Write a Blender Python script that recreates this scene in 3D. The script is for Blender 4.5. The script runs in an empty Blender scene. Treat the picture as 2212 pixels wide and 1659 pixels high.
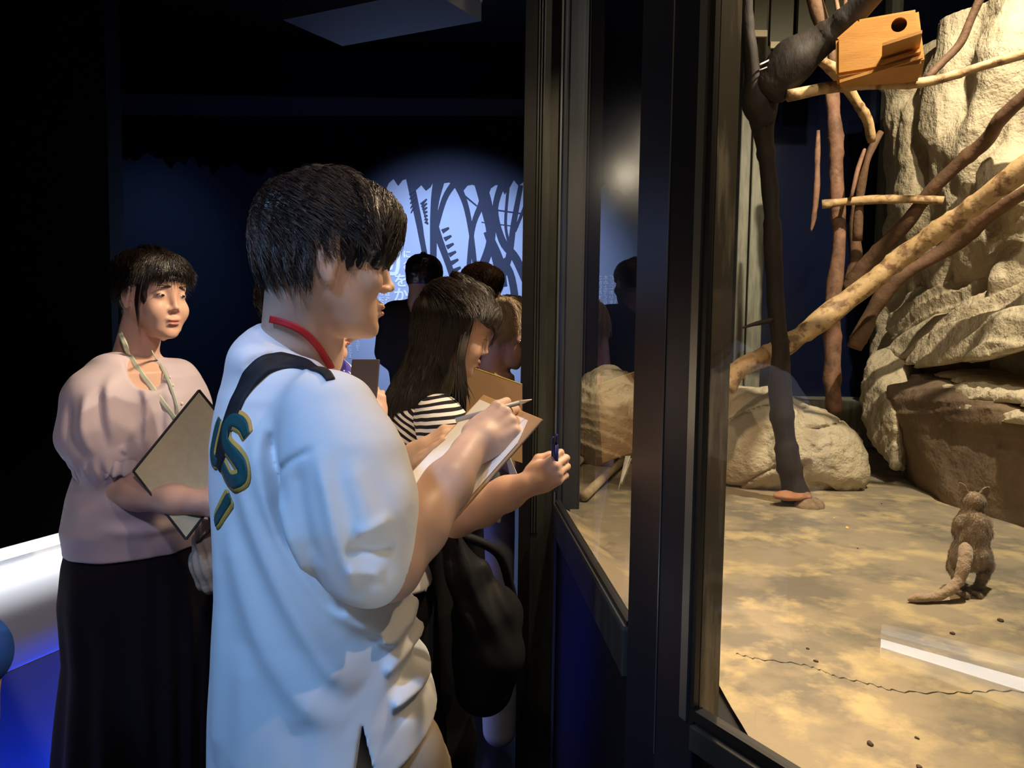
import bpy, bmesh, math, random
import numpy as np
from mathutils import Vector, Matrix
from mathutils.bvhtree import BVHTree
import openvdb

# ------------------------------------------------------------------ camera, world, lamps, exposure
scene = bpy.context.scene
COL = scene.collection
FOC = 1600.0                                   # focal length in pixels of the 2212x1659 frame
PITCH, ROLL = math.radians(4.0), 0.0136
CAM = np.array([0.0, 0.0, 1.5])
_f = np.array([0, math.cos(PITCH), -math.sin(PITCH)])
_r0 = np.array([1.0, 0, 0]); _u0 = np.array([0, math.sin(PITCH), math.cos(PITCH)])
_r = math.cos(ROLL) * _r0 + math.sin(ROLL) * _u0
_u = -math.sin(ROLL) * _r0 + math.cos(ROLL) * _u0

def A(px, py, Y):
    """the point that the photo shows at (px, py), at distance Y into the room"""
    d = _f + (px - 1106) / FOC * _r - (py - 829.5) / FOC * _u
    return CAM + d * (Y / d[1])

def AZ(px, py, z):
    d = _f + (px - 1106) / FOC * _r - (py - 829.5) / FOC * _u
    return CAM + d * ((z - 1.5) / d[2])

cd = bpy.data.cameras.new('camera'); cam = bpy.data.objects.new('camera', cd); COL.objects.link(cam)
cd.sensor_width = 36.0; cd.lens = 36.0 * FOC / 2212; cd.clip_start = 0.02
cam.matrix_world = Matrix(((_r[0], _u[0], -_f[0], 0), (_r[1], _u[1], -_f[1], 0), (_r[2], _u[2], -_f[2], 1.5), (0, 0, 0, 1)))
scene.camera = cam
scene.view_settings.view_transform = 'Standard'; scene.view_settings.look = 'None'
scene.view_settings.gamma = 1.0; scene.view_settings.exposure = 0.0
try: scene.view_settings.use_curve_mapping = False
except Exception: pass
scene.cycles.use_denoising = True
scene.cycles.max_bounces = 8; scene.cycles.transparent_max_bounces = 16
scene.cycles.sample_clamp_indirect = 4.0
w = bpy.data.worlds.new('world'); scene.world = w; w.use_nodes = True
w.node_tree.nodes['Background'].inputs[0].default_value = (0.10, 0.14, 0.35, 1)
w.node_tree.nodes['Background'].inputs[1].default_value = 0.004

def spot(name, loc, to, power, color, angle, blend=0.5, size=0.05):
    l = bpy.data.lights.new(name, 'SPOT'); l.energy = power; l.color = color
    l.spot_size = math.radians(angle); l.spot_blend = blend; l.shadow_soft_size = size
    o = bpy.data.objects.new(name, l); COL.objects.link(o); o.location = loc
    o.rotation_euler = (Vector(to) - Vector(loc)).to_track_quat('-Z', 'Y').to_euler(); return o

def area(name, loc, to, power, color, sx, sy, spread=180):
    l = bpy.data.lights.new(name, 'AREA'); l.energy = power; l.color = color; l.shape = 'RECTANGLE'
    l.size = sx; l.size_y = sy; l.spread = math.radians(spread)
    o = bpy.data.objects.new(name, l); COL.objects.link(o); o.location = loc
    o.rotation_euler = (Vector(to) - Vector(loc)).to_track_quat('-Z', 'Y').to_euler(); return o

WARM = (1.0, 0.83, 0.60); WARMS = (1.0, 0.70, 0.43)
#LIGHTS
# lamps above the exhibit
spot('exhibit_spot', (1.32, 1.72, 3.12), (1.35, 2.35, 0.93), 215, WARM, 140, 0.5, 0.02)
spot('exhibit_spot', (0.80, 1.20, 2.75), (0.95, 1.35, 0.93), 9, WARM, 130, 0.6, 0.03)
spot('exhibit_spot', (1.05, 0.95, 3.00), (2.0, 3.2, 1.9), 50, WARM, 85, 0.6, 0.03)
spot('exhibit_spot', (0.55, 1.80, 2.65), (-0.35, 1.2, 1.1), 120, WARMS, 70, 0.4, 0.025)
spot('exhibit_spot', (0.95, 0.50, 2.75), (-0.25, 1.25, 1.2), 42, WARMS, 62, 0.5, 0.025)
spot('exhibit_spot', (0.44, 1.40, 2.75), (0.0, 1.85, 1.2), 100, WARMS, 85, 0.5, 0.025)
# lamps of the hall, with two warm fills added for the people
spot('hall_spot', (0.25, 2.3, 4.2), (-0.12, 3.5, 1.6), 70, WARMS, 20, 0.6, 0.04)  # added to lift the brown-haired woman; no such lamp known
spot('hall_spot', (-0.15, 0.30, 2.95), (-0.02, 1.85, 1.2), 22, WARMS, 50, 0.8, 0.04)  # added warm fill on the group from the viewer side
spot('hall_spot', (-1.0, -0.5, 2.9), (-0.35, 1.1, 0.9), 165, (0.26, 0.52, 1.0), 34, 0.8, 0.12)
spot('hall_spot', (0.1, -0.6, 2.9), (-0.95, 1.8, 1.15), 58, (1.0, 0.84, 0.92), 26, 0.8, 0.08)
spot('sign_spot', (-0.9, 5.6, 4.3), (-0.70, 8.5, 1.65), 1150, (0.42, 0.56, 1.0), 58, 1.0, 0.06)
spot('sign_spot', (-3.8, 6.2, 4.4), (-4.2, 8.5, 1.9), 11, (0.20, 0.42, 1.0), 55, 1.0, 0.06)

# ------------------------------------------------------------------ object helpers
def tag(o, label=None, cat=None, group=None, kind=None):
    if label: o['label'] = label
    if cat: o['category'] = cat
    if group: o['group'] = group
    if kind: o['kind'] = kind
    return o

def empty(name, loc, label=None, cat=None, group=None):
    o = bpy.data.objects.new(name, None); COL.objects.link(o); o.location = [float(v) for v in loc]
    o.empty_display_size = 0.05
    bpy.context.view_layer.update()
    return tag(o, label, cat, group)

def link(name, me, mat=None, parent=None):
    o = bpy.data.objects.new(name, me); COL.objects.link(o)
    if mat is not None:
        for m in (mat if isinstance(mat, (list, tuple)) else [mat]): me.materials.append(m)
    if parent is not None:
        o.parent = parent; pm = Matrix.Identity(4); q = parent
        while q is not None: pm = q.matrix_basis @ pm; q = q.parent
        o.matrix_basis = pm.inverted()
    return o

def mesh_from(name, verts, faces, mat=None, parent=None, smooth=False, uv=None):
    me = bpy.data.meshes.new(name)
    me.from_pydata([tuple(map(float, v)) for v in verts], [], [tuple(int(i) for i in f) for f in faces])
    if smooth: me.polygons.foreach_set('use_smooth', [True] * len(me.polygons))
    me.update()
    return link(name, me, mat, parent)

class MB:
    """collects simple solids into one mesh"""
    def __init__(s): s.v = []; s.f = []
    def add(s, v, f):
        n = len(s.v); s.v += [tuple(map(float, p)) for p in v]; s.f += [tuple(i + n for i in q) for q in f]
    def prism(s, poly, z0, z1):                 # poly: xy points anticlockwise, extruded in z
        n = len(poly); v = [(x, y, z0) for x, y in poly] + [(x, y, z1) for x, y in poly]
        f = [tuple(range(n))[::-1], tuple(range(n, 2 * n))] + [(i, (i + 1) % n, n + (i + 1) % n, n + i) for i in range(n)]
        s.add(v, f); return s
    def box(s, lo, hi): return s.prism([(lo[0], lo[1]), (hi[0], lo[1]), (hi[0], hi[1]), (lo[0], hi[1])], lo[2], hi[2])
    def obox(s, c, ax, half):                   # oriented box: centre, three axes, half sizes
        c = np.array(c, float); ax = [np.array(a, float) / np.linalg.norm(a) for a in ax]
        v = [c + sx * half[0] * ax[0] + sy * half[1] * ax[1] + sz * half[2] * ax[2] for sz in (-1, 1) for sx, sy in ((-1, -1), (1, -1), (1, 1), (-1, 1))]
        s.add(v, [(3, 2, 1, 0), (4, 5, 6, 7), (0, 1, 5, 4), (1, 2, 6, 5), (2, 3, 7, 6), (3, 0, 4, 7)]); return s
    def slab(s, quad, n, t):                    # four 3d points thickened by t along n
        q = [np.array(p, float) for p in quad]; n = np.array(n, float); n /= np.linalg.norm(n); m = len(q)
        s.add([p for p in q] + [p - n * t for p in q], [tuple(range(m)), tuple(range(m, 2 * m))[::-1]] + [(i, i + m, (i + 1) % m + m, (i + 1) % m) for i in range(m)]); return s
    def tube(s, pts, rad, n=10, caps=True):
        pts = [np.array(p, float) for p in pts]
        rad = rad if hasattr(rad, '__len__') else [rad] * len(pts)
        b = len(s.v); up = None
        for i, p in enumerate(pts):
            t = pts[min(i + 1, len(pts) - 1)] - pts[max(i - 1, 0)]; t /= np.linalg.norm(t) + 1e-9
            if up is None: up = np.array([0, 0, 1.0]) if abs(t[2]) < .9 else np.array([1.0, 0, 0])
            a = np.cross(up, t); a /= np.linalg.norm(a) + 1e-9; up = np.cross(t, a)
            for k in range(n):
                th = 2 * math.pi * k / n; s.v.append(tuple(p + rad[i] * (math.cos(th) * a + math.sin(th) * up)))
        for i in range(len(pts) - 1):
            for k in range(n):
                s.f.append((b + i * n + k, b + i * n + (k + 1) % n, b + (i + 1) * n + (k + 1) % n, b + (i + 1) * n + k))
        if caps:
            s.f.append(tuple(b + k for k in range(n))[::-1]); s.f.append(tuple(b + (len(pts) - 1) * n + k for k in range(n)))
        return s
    def build(s, name, mat=None, parent=None, smooth=False, bevel=0):
        o = mesh_from(name, s.v, s.f, mat, parent, smooth)
        if bevel:
            m = o.modifiers.new('bevel', 'BEVEL'); m.width = bevel; m.segments = 2; m.limit_method = 'ANGLE'
        return o

# ------------------------------------------------------------------ materials
def M(name, col, rough=0.6, spec=0.5, metal=0.0, var=None, var2=None, bump=None, bump2=None, emit=None, sss=0, sheen=0, aniso=0, stretch=None):
    m = bpy.data.materials.new(name); m.use_nodes = True; nt = m.node_tree; N = nt.nodes; L = nt.links
    b = N['Principled BSDF']
    b.inputs['Base Color'].default_value = (*col, 1); b.inputs['Roughness'].default_value = rough
    b.inputs['Specular IOR Level'].default_value = spec; b.inputs['Metallic'].default_value = metal
    if sheen: b.inputs['Sheen Weight'].default_value = sheen
    if sss:
        b.inputs['Subsurface Weight'].default_value = sss; b.inputs['Subsurface Radius'].default_value = (1.0, .35, .2)
        b.inputs['Subsurface Scale'].default_value = 0.006
    if emit: b.inputs['Emission Color'].default_value = (*emit[0], 1); b.inputs['Emission Strength'].default_value = emit[1]
    geo = N.new('ShaderNodeNewGeometry'); src = geo.outputs['Position']
    if stretch:
        mp = N.new('ShaderNodeMapping'); mp.inputs['Scale'].default_value = stretch; L.new(src, mp.inputs[0]); src = mp.outputs[0]
    cur = None
    for i, v in enumerate(x for x in (var, var2) if x):
        c2, sc, lo, hi = v[:4]
        n = N.new('ShaderNodeTexNoise'); n.inputs['Scale'].default_value = sc; n.inputs['Detail'].default_value = 6; n.inputs['Roughness'].default_value = .62
        L.new(src, n.inputs[0])
        r = N.new('ShaderNodeMapRange'); r.inputs[1].default_value = lo; r.inputs[2].default_value = hi; L.new(n.outputs[0], r.inputs[0])
        mx = N.new('ShaderNodeMix'); mx.data_type = 'RGBA'; L.new(r.outputs[0], mx.inputs[0])
        if cur is None: mx.inputs[6].default_value = (*col, 1)
        else: L.new(cur, mx.inputs[6])
        mx.inputs[7].default_value = (*c2, 1); cur = mx.outputs[2]
    if cur is not None: L.new(cur, b.inputs['Base Color'])
    prev = None
    for v in (x for x in (bump, bump2) if x):
        sc, st, dist = v
        n = N.new('ShaderNodeTexNoise'); n.inputs['Scale'].default_value = sc; n.inputs['Detail'].default_value = 8; L.new(src, n.inputs[0])
        bp = N.new('ShaderNodeBump'); bp.inputs['Strength'].default_value = st; bp.inputs['Distance'].default_value = dist
        L.new(n.outputs[0], bp.inputs['Height'])
        if prev is not None: L.new(prev, bp.inputs['Normal'])
        prev = bp.outputs[0]
    if prev is not None: L.new(prev, b.inputs['Normal'])
    return m

def glass_mat(name, boost=1.9, tint=(.96, .985, .97), rough=0.0, haze=0.0):
    """a clear pane: Fresnel mirror over see-through, so that lamps shine through it"""
    m = bpy.data.materials.new(name); m.use_nodes = True; nt = m.node_tree; N = nt.nodes; L = nt.links
    N.remove(N['Principled BSDF']); out = N['Material Output']
    fr = N.new('ShaderNodeFresnel'); fr.inputs[0].default_value = 1.5
    ad = N.new('ShaderNodeMath'); ad.operation = 'ADD'; ad.inputs[1].default_value = 1.0; L.new(fr.outputs[0], ad.inputs[0])   # two faces: 2R / (1 + R)
    m0 = N.new('ShaderNodeMath'); m0.operation = 'MULTIPLY'; m0.inputs[1].default_value = boost; L.new(fr.outputs[0], m0.inputs[0])
    mu = N.new('ShaderNodeMath'); mu.operation = 'DIVIDE'; mu.use_clamp = True; L.new(m0.outputs[0], mu.inputs[0]); L.new(ad.outputs[0], mu.inputs[1])
    tr = N.new('ShaderNodeBsdfTransparent'); tr.inputs[0].default_value = (*tint, 1)
    gl = N.new('ShaderNodeBsdfGlossy'); gl.inputs['Roughness'].default_value = rough
    mx = N.new('ShaderNodeMixShader'); L.new(mu.outputs[0], mx.inputs[0]); L.new(tr.outputs[0], mx.inputs[1]); L.new(gl.outputs[0], mx.inputs[2])
    if haze:
        df = N.new('ShaderNodeBsdfDiffuse'); df.inputs[0].default_value = (.6, .62, .6, 1)
        n = N.new('ShaderNodeTexNoise'); n.inputs['Scale'].default_value = 3; n.inputs['Detail'].default_value = 6
        g = N.new('ShaderNodeNewGeometry'); mp = N.new('ShaderNodeMapping'); mp.inputs['Scale'].default_value = (3, 3, .5)
        L.new(g.outputs['Position'], mp.inputs[0]); L.new(mp.outputs[0], n.inputs[0])
        r = N.new('ShaderNodeMapRange'); r.inputs[1].default_value = .45; r.inputs[2].default_value = .8; r.inputs[4].default_value = haze; L.new(n.outputs[0], r.inputs[0])
        m2 = N.new('ShaderNodeMixShader'); L.new(r.outputs[0], m2.inputs[0]); L.new(mx.outputs[0], m2.inputs[1]); L.new(df.outputs[0], m2.inputs[2]); mx = m2
    L.new(mx.outputs[0], out.inputs[0]); return m

# ------------------------------------------------------------------ numpy noise
def _hash(ix, iy, iz, seed):
    h = (ix.astype(np.int64) * 374761393 + iy.astype(np.int64) * 668265263 + iz.astype(np.int64) * 2147483647 + seed * 144665) & 0xffffffff
    h = ((h ^ (h >> 13)) * 1274126177) & 0xffffffff
    return ((h ^ (h >> 16)) & 0xffff).astype(np.float32) / 65535.0 * 2 - 1

def vnoise(x, y, z, seed=0):
    ix, iy, iz = np.floor(x), np.floor(y), np.floor(z)
    fx, fy, fz = x - ix, y - iy, z - iz
    fx, fy, fz = [t * t * (3 - 2 * t) for t in (fx, fy, fz)]
    ix, iy, iz = ix.astype(np.int32), iy.astype(np.int32), iz.astype(np.int32)
    r = 0
    for dx in (0, 1):
        for dy in (0, 1):
            for dz in (0, 1):
                r = r + _hash(ix + dx, iy + dy, iz + dz, seed) * ((fx if dx else 1 - fx) * (fy if dy else 1 - fy) * (fz if dz else 1 - fz))
    return r

def fbm(x, y, z, sc, octv=3, seed=0, gain=.5):
    a, s, r = 1.0, sc, 0
    for o in range(octv):
        r = r + a * vnoise(x * s, y * s, z * s, seed + o * 17); a *= gain; s *= 2.03
    return r

# ------------------------------------------------------------------ implicit shapes
def V(p): return np.asarray(p, dtype=np.float32)

class Frame:
    """local frame: origin o, columns of R are the local axes in world space, scale s"""
    def __init__(s, o, R, sc=1.0): s.o = V(o); s.R = np.asarray(R, np.float32); s.sc = sc
    def to(s, p): return s.o + s.R @ (V(p) * s.sc)
    def loc(s, X, Y, Z):
        x, y, z = X - s.o[0], Y - s.o[1], Z - s.o[2]
        return tuple((x * s.R[0, i] + y * s.R[1, i] + z * s.R[2, i]) / s.sc for i in range(3))

def frame_dir(o, fwd, up=(0, 0, 1), sc=1.0):
    f = V(fwd) / np.linalg.norm(fwd); l = np.cross(V(up), f); l /= np.linalg.norm(l); u = np.cross(f, l)
    return Frame(o, np.stack([f, l, u], 1), sc)

def rc(a, b, ra, rb=None):
    a, b = V(a), V(b); rb = ra if rb is None else rb; r = max(ra, rb)
    def fn(X, Y, Z):
        d = b - a; L2 = float(d @ d) + 1e-12
        t = np.clip(((X - a[0]) * d[0] + (Y - a[1]) * d[1] + (Z - a[2]) * d[2]) / L2, 0, 1)
        return np.sqrt((X - a[0] - t * d[0]) ** 2 + (Y - a[1] - t * d[1]) ** 2 + (Z - a[2] - t * d[2]) ** 2) - (ra + t * (rb - ra))
    return fn, np.minimum(a, b) - r, np.maximum(a, b) + r

def ell(c, r, R=None, fr=None):
    """ellipsoid; c, r in world, or local to fr"""
    r = V(r)
    if fr is not None:
        RR = fr.R if R is None else fr.R @ np.asarray(R, np.float32); c = fr.to(c); r = r * fr.sc
    else: RR = np.eye(3, dtype=np.float32) if R is None else np.asarray(R, np.float32); c = V(c)
    f = Frame(c, RR)
    def fn(X, Y, Z):
        x, y, z = f.loc(X, Y, Z)
        k0 = np.sqrt((x / r[0]) ** 2 + (y / r[1]) ** 2 + (z / r[2]) ** 2)
        k1 = np.sqrt((x / r[0] ** 2) ** 2 + (y / r[1] ** 2) ** 2 + (z / r[2] ** 2) ** 2) + 1e-6
        return k0 * (k0 - 1) / k1
    m = np.abs(RR) @ r
    return fn, c - m, c + m

def rbox(c, half, R=None, rad=0.01):
    c, half = V(c), V(half); RR = np.eye(3, dtype=np.float32) if R is None else np.asarray(R, np.float32); f = Frame(c, RR)
    def fn(X, Y, Z):
        q = [np.abs(v) - (h - rad) for v, h in zip(f.loc(X, Y, Z), half)]
        return np.sqrt(sum(np.maximum(v, 0) ** 2 for v in q)) + np.minimum(np.maximum(q[0], np.maximum(q[1], q[2])), 0) - rad
    m = np.abs(RR) @ half
    return fn, c - m, c + m

def loft(levels, yaw, ex=2.0, rnd=True):
    """stack of horizontal slices: levels [(z, cx, cy, a, b)], a along the facing direction yaw, b across"""
    L = sorted(levels); z = np.array([l[0] for l in L], np.float32); cols = [np.array([l[i] for l in L], np.float32) for i in range(1, 5)]
    c, s = math.cos(yaw), math.sin(yaw)
    def fn(X, Y, Z):
        Zf = np.broadcast_to(Z, np.broadcast(X, Y, Z).shape)
        zc = Z if Z.size < Zf.size else Zf
        cx, cy, a, b = [np.interp(zc, z, q).astype(np.float32) for q in cols]
        x, y = X - cx, Y - cy
        u, v = (x * c + y * s), (-x * s + y * c)
        a = np.maximum(a, 1e-3); b = np.maximum(b, 1e-3)
        g = (np.abs(u / a) ** ex + np.abs(v / b) ** ex) ** (1.0 / ex)
        d = (g - 1) * np.minimum(a, b)
        return np.maximum(d, np.maximum(Zf - z[-1], z[0] - Zf))
    mx = float(max(cols[2].max(), cols[3].max()))
    return fn, V([cols[0].min() - mx, cols[1].min() - mx, z[0]]), V([cols[0].max() + mx, cols[1].max() + mx, z[-1]])

def hull(points):
    bm = bmesh.new()
    for p in points: bm.verts.new([float(v) for v in p])
    bmesh.ops.convex_hull(bm, input=bm.verts[:]); bm.normal_update()
    pl = {}
    for f in bm.faces:
        n = f.normal
        if n.length > .5: pl[tuple(round(v, 2) for v in n)] = (np.array(n, np.float32), float(n.dot(f.verts[0].co)))
    bm.free(); P = np.array(points, np.float32)
    c = P.mean(0); pls = []
    for n, d in pl.values():
        if n @ c > d: n, d = -n, -d
        pls.append((n, d))
    def fn(X, Y, Z):
        r = None
        for n, d in pls:
            q = X * n[0] + Y * n[1] + Z * n[2] - d
            r = q if r is None else smax(r, q, 0.03)
        return r
    return fn, P.min(0), P.max(0)

def smin(a, b, k):
    if k <= 0: return np.minimum(a, b)
    h = np.maximum(k - np.abs(a - b), 0) / k
    return np.minimum(a, b) - h * h * k * .25
def smax(a, b, k): return -smin(-a, -b, k)

class Shape:
    def __init__(s): s.ops = []
    def u(s, pr, k=0.01): s.ops.append(('u', pr, k)); return s
    def c(s, pr, k=0.005): s.ops.append(('c', pr, k)); return s          # cut
    def i(s, fn, k=0.005): s.ops.append(('i', fn, k)); return s          # intersect with fn(X,Y,Z) < 0
    def d(s, fn): s.ops.append(('d', fn, 0)); return s                   # displace what is there so far
    def chain(s, pts, k=0.01):
        for (p, r), (q, t) in zip(pts[:-1], pts[1:]): s.u(rc(p, q, r, t), k)
        return s
    def field(s, h, pad=0.02, clip=None):
        us = [o[1] for o in s.ops if o[0] == 'u']
        lo = np.min([u[1] for u in us], 0) - pad; hi = np.max([u[2] for u in us], 0) + pad
        if clip: lo = np.maximum(lo, V(clip[0])); hi = np.minimum(hi, V(clip[1]))
        n = np.ceil((hi - lo) / h).astype(int) + 1
        ax = [lo[i] + h * np.arange(n[i], dtype=np.float32) for i in range(3)]
        F = np.full(tuple(n), 0.5, np.float32)
        G = (ax[0][:, None, None], ax[1][None, :, None], ax[2][None, None, :])
        for kind, pr, k in s.ops:
            if kind == 'd':
                m = np.nonzero(np.abs(F) < .04); F[m] += pr(ax[0][m[0]], ax[1][m[1]], ax[2][m[2]]).astype(np.float32); continue
            if kind == 'i':
                F = smax(F, np.broadcast_to(pr(*G), F.shape).astype(np.float32), k); continue
            a = np.clip(np.floor((pr[1] - k - 4 * h - lo) / h).astype(int), 0, n); b = np.clip(np.ceil((pr[2] + k + 4 * h - lo) / h).astype(int) + 1, 0, n)
            if (b <= a).any(): continue
            sl = tuple(slice(a[i], b[i]) for i in range(3))
            g = (ax[0][sl[0], None, None], ax[1][None, sl[1], None], ax[2][None, None, sl[2]])
            d = pr[0](*g).astype(np.float32)
            F[sl] = smin(F[sl], d, k) if kind == 'u' else smax(F[sl], -d, k)
        return F, lo, ax
    def build(s, name, h, mat=None, parent=None, disp=None, band=0.03, clip=None, relax=1, pad=0.02, adapt=0):
        F, lo, ax = s.field(h, pad, clip)
        if disp is not None:
            m = np.nonzero(np.abs(F) < band)
            F[m] += disp(ax[0][m[0]], ax[1][m[1]], ax[2][m[2]]).astype(np.float32)
        F[[0, -1]] = .5; F[:, [0, -1]] = .5; F[:, :, [0, -1]] = .5
        g = openvdb.FloatGrid(0.5); g.copyFromArray(np.ascontiguousarray(F))
        P, Q = g.convertToQuads()
        P = P * h + lo; Q = Q[:, ::-1]
        me = bpy.data.meshes.new(name)
        me.vertices.add(len(P)); me.vertices.foreach_set('co', P.astype(np.float32).ravel())
        me.loops.add(Q.size); me.loops.foreach_set('vertex_index', Q.astype(np.int32).ravel())
        me.polygons.add(len(Q)); me.polygons.foreach_set('loop_start', np.arange(0, Q.size, 4, dtype=np.int32))
        me.polygons.foreach_set('use_smooth', np.ones(len(Q), bool))
        me.update(calc_edges=True)
        if relax:
            bm = bmesh.new(); bm.from_mesh(me)
            for _ in range(relax): bmesh.ops.smooth_vert(bm, verts=bm.verts[:], factor=.5, use_axis_x=True, use_axis_y=True, use_axis_z=True)
            bm.normal_update()
            if len(bm.faces) and bm.calc_volume(signed=True) < 0: bmesh.ops.reverse_faces(bm, faces=bm.faces[:])
            bm.to_mesh(me); bm.free()
        me['h'] = h
        return link(name, me, mat, parent)

def bvh_of(o):
    me = o.data; M4 = Matrix.Identity(4); q = o
    while q is not None: M4 = q.matrix_basis @ M4; q = q.parent
    vs = [M4 @ v.co for v in me.vertices]
    return BVHTree.FromPolygons(vs, [tuple(p.vertices) for p in me.polygons])

def catmull(pts, n=6):
    P = [np.array(p, float) for p in pts]; P = [2 * P[0] - P[1]] + P + [2 * P[-1] - P[-2]]; out = []
    for i in range(1, len(P) - 2):
        for j in range(n):
            t = j / n; a, b, c, d = P[i - 1:i + 3]
            out.append(.5 * ((2 * b) + (-a + c) * t + (2 * a - 5 * b + 4 * c - d) * t * t + (-a + 3 * b - 3 * c + d) * t ** 3))
    out.append(P[-2]); return out

def ribbon(name, pts, width, thick, mat, parent=None, normal=None, bvh=None, off=0.002, n=6, across=None):
    """a strap along pts; follows the surface behind it when a bvh is given"""
    C = catmull(pts, n); v = []; f = []
    for i, p in enumerate(C):
        nn = np.array(normal(p) if callable(normal) else normal, float); 
        if bvh is not None:
            loc, nor, _, _ = bvh.find_nearest(Vector(p))
            if loc is not None: nn = np.array(nor); C[i] = np.array(loc)
        v.append(nn)
    W = width if hasattr(width, '__len__') else [width] * len(C)
    vv = []
    for i, p in enumerate(C):
        t = C[min(i + 1, len(C) - 1)] - C[max(i - 1, 0)]; t /= np.linalg.norm(t) + 1e-9
        nn = sum(v[max(0, i - 2):i + 3]); nn = nn - t * (nn @ t); nn /= np.linalg.norm(nn) + 1e-9
        s = np.cross(nn, t); w2 = np.interp(i / (len(C) - 1), np.linspace(0, 1, len(W)), W) / 2
        row = [p + s * w2 * k for k in (-1, -.5, 0, .5, 1)]
        if bvh is not None:
            rr = []
            for q in row:
                hit = bvh.ray_cast(Vector(q + nn * .04), Vector(-nn), .09)
                rr.append(np.array(hit[0]) + nn * off if hit[0] is not None else q + nn * off)
            row = rr
        else: row = [q + nn * off for q in row]
        vv += row + [q + nn * thick for q in row[::-1]]
    m = 10
    for i in range(len(C) - 1):
        for k in range(m): f.append((i * m + k, i * m + (k + 1) % m, (i + 1) * m + (k + 1) % m, (i + 1) * m + k))
    f.append(tuple(range(m))[::-1]); f.append(tuple((len(C) - 1) * m + k for k in range(m)))
    return mesh_from(name, vv, f, mat, parent, True)
# ------------------------------------------------------------------ materials of the place
black = M('black_paint', (.006, .006, .008), .55, .3)
wall_dk = M('dark_blue_wall_paint', (.045, .055, .085), .8, .2, bump=(60, .1, .002))
sign_m = M('printed_wall_pale', (.46, .50, .56), .75, .2)
mural_m = M('printed_wall_dark', (.050, .054, .075), .8, .15)
text_m = M('white_lettering', (.95, .95, .93), .5)
metal = M('dark_anodised_metal', (.036, .041, .038), .38, .5, .3, var=((.085, .092, .08), 6, .4, .75), stretch=(3, 3, .4), bump=(40, .06, .002))
metal_l = M('light_metal_bead', (.20, .21, .20), .3, .5, .6)
post_blue = M('dark_post_metal', (.014, .017, .030), .42, .5, .3)
gasket = M('black_gasket', (.008, .008, .009), .5)
stain = M('water_stained_post', (.050, .046, .036), .45, .5, .2, var=((.16, .145, .115), 9, .52, .66), stretch=(5, 5, .6), bump=(30, .15, .003))
floor_m = M('dark_hall_floor', (.012, .013, .02), .25, .5)
white_panel = M('white_printed_panel', (.85, .86, .88), .25, .5)
counter_m = M('satin_counter_front', (.30, .32, .40), .35, .5)
glass = glass_mat('clear_glass', 1.25, haze=.04); glass_far = glass_mat('coated_glass', .95, haze=.02)

def st(o): o['kind'] = 'structure'; return o
# hall shell
st(MB().box((-6.2, -2.6, -.05), (4.6, 9.7, 0)).build('floor', floor_m))
st(MB().box((-6.2, -2.6, 4.6), (4.6, 9.7, 4.7)).build('ceiling', black))
st(MB().box((-6.3, -2.6, 0), (-6.2, 9.7, 4.6)).build('wall_left', black))
st(MB().box((-6.2, -2.7, 0), (4.6, -2.6, 4.6)).build('wall_back', black))
st(MB().box((4.5, -2.6, 0), (4.6, 9.7, 4.6)).build('wall_right', black))
st(MB().box((-6.2, 9.6, 0), (4.6, 9.7, 4.6)).build('wall_front', black))
st(MB().box((-6.2, 3.25, 0), (-1.755, 3.37, 4.6)).build('wall_partition', black))
WY = 8.5
st(MB().box((-6.2, WY, 0), (1.4, WY + .1, 4.6)).build('wall_sign', [wall_dk]))
# the pale printed face of that wall
pan = MB().box((-6.1, WY - .012, .0), (.9, WY - .0005, 4.1)).build('printed_panel', sign_m)
tag(pan, 'pale blue-lit printed wall panel with Japanese text and tree silhouettes', 'wall panel')
def wp(px, py, off=.013): return A(px, py, WY - off)
def strip(poly, name='tree_silhouette'):
    """flat print on the panel: closed outline in wall coordinates"""
    return poly
bmv = MB(); bmv.k = .0002
def limb(pts, ws):
    P = catmull([wp(*p, .0135) for p in pts], 5); n = len(P); W = np.interp(np.linspace(0, 1, n), np.linspace(0, 1, len(ws)), ws) / FOC * WY / 2
    v = []
    for i, p in enumerate(P):
        t = P[min(i + 1, n - 1)] - P[max(i - 1, 0)]; t /= np.linalg.norm(t); s = np.array([t[2], 0, -t[0]])
        v += [p + s * W[i] - np.array([0, bmv.k, 0]), p - s * W[i] - np.array([0, bmv.k, 0])]
    bmv.k += .0002
    bmv.add(v, [(2 * i, 2 * i + 1, 2 * i + 3, 2 * i + 2) for i in range(n - 1)])
limb([(884, 380), (905, 480), (912, 520), (935, 640)], [16, 14, 12, 10])
limb([(950, 380), (938, 450), (936, 560), (935, 640)], [26, 16, 14, 12])
limb([(985, 390), (960, 430), (940, 500)], [14, 12, 10]); limb([(940, 490), (950, 520), (975, 590), (990, 660)], [16, 15, 13, 14])
limb([(978, 380), (1005, 440), (1020, 520), (1030, 620)], [16, 12, 10, 10]); limb([(1060, 380), (1040, 440), (1020, 500), (1008, 640)], [20, 14, 10, 10])
limb([(1030, 370), (1052, 450), (1060, 520), (1035, 600), (1030, 660)], [26, 26, 18, 20, 22]); limb([(1052, 500), (1075, 560), (1085, 620)], [16, 24, 22])
limb([(1090, 380), (1070, 450), (1085, 520), (1115, 560), (1150, 640)], [16, 12, 16, 18, 18]); limb([(1125, 400), (1110, 480), (1098, 560), (1070, 640)], [10, 12, 14, 12])
limb([(1100, 380), (1092, 480), (1100, 530)], [6, 6, 6]); limb([(1140, 430), (1112, 500)], [7, 6]); limb([(1060, 452), (1130, 462)], [3, 3]); limb([(1040, 480), (1120, 490)], [2, 2])
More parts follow.
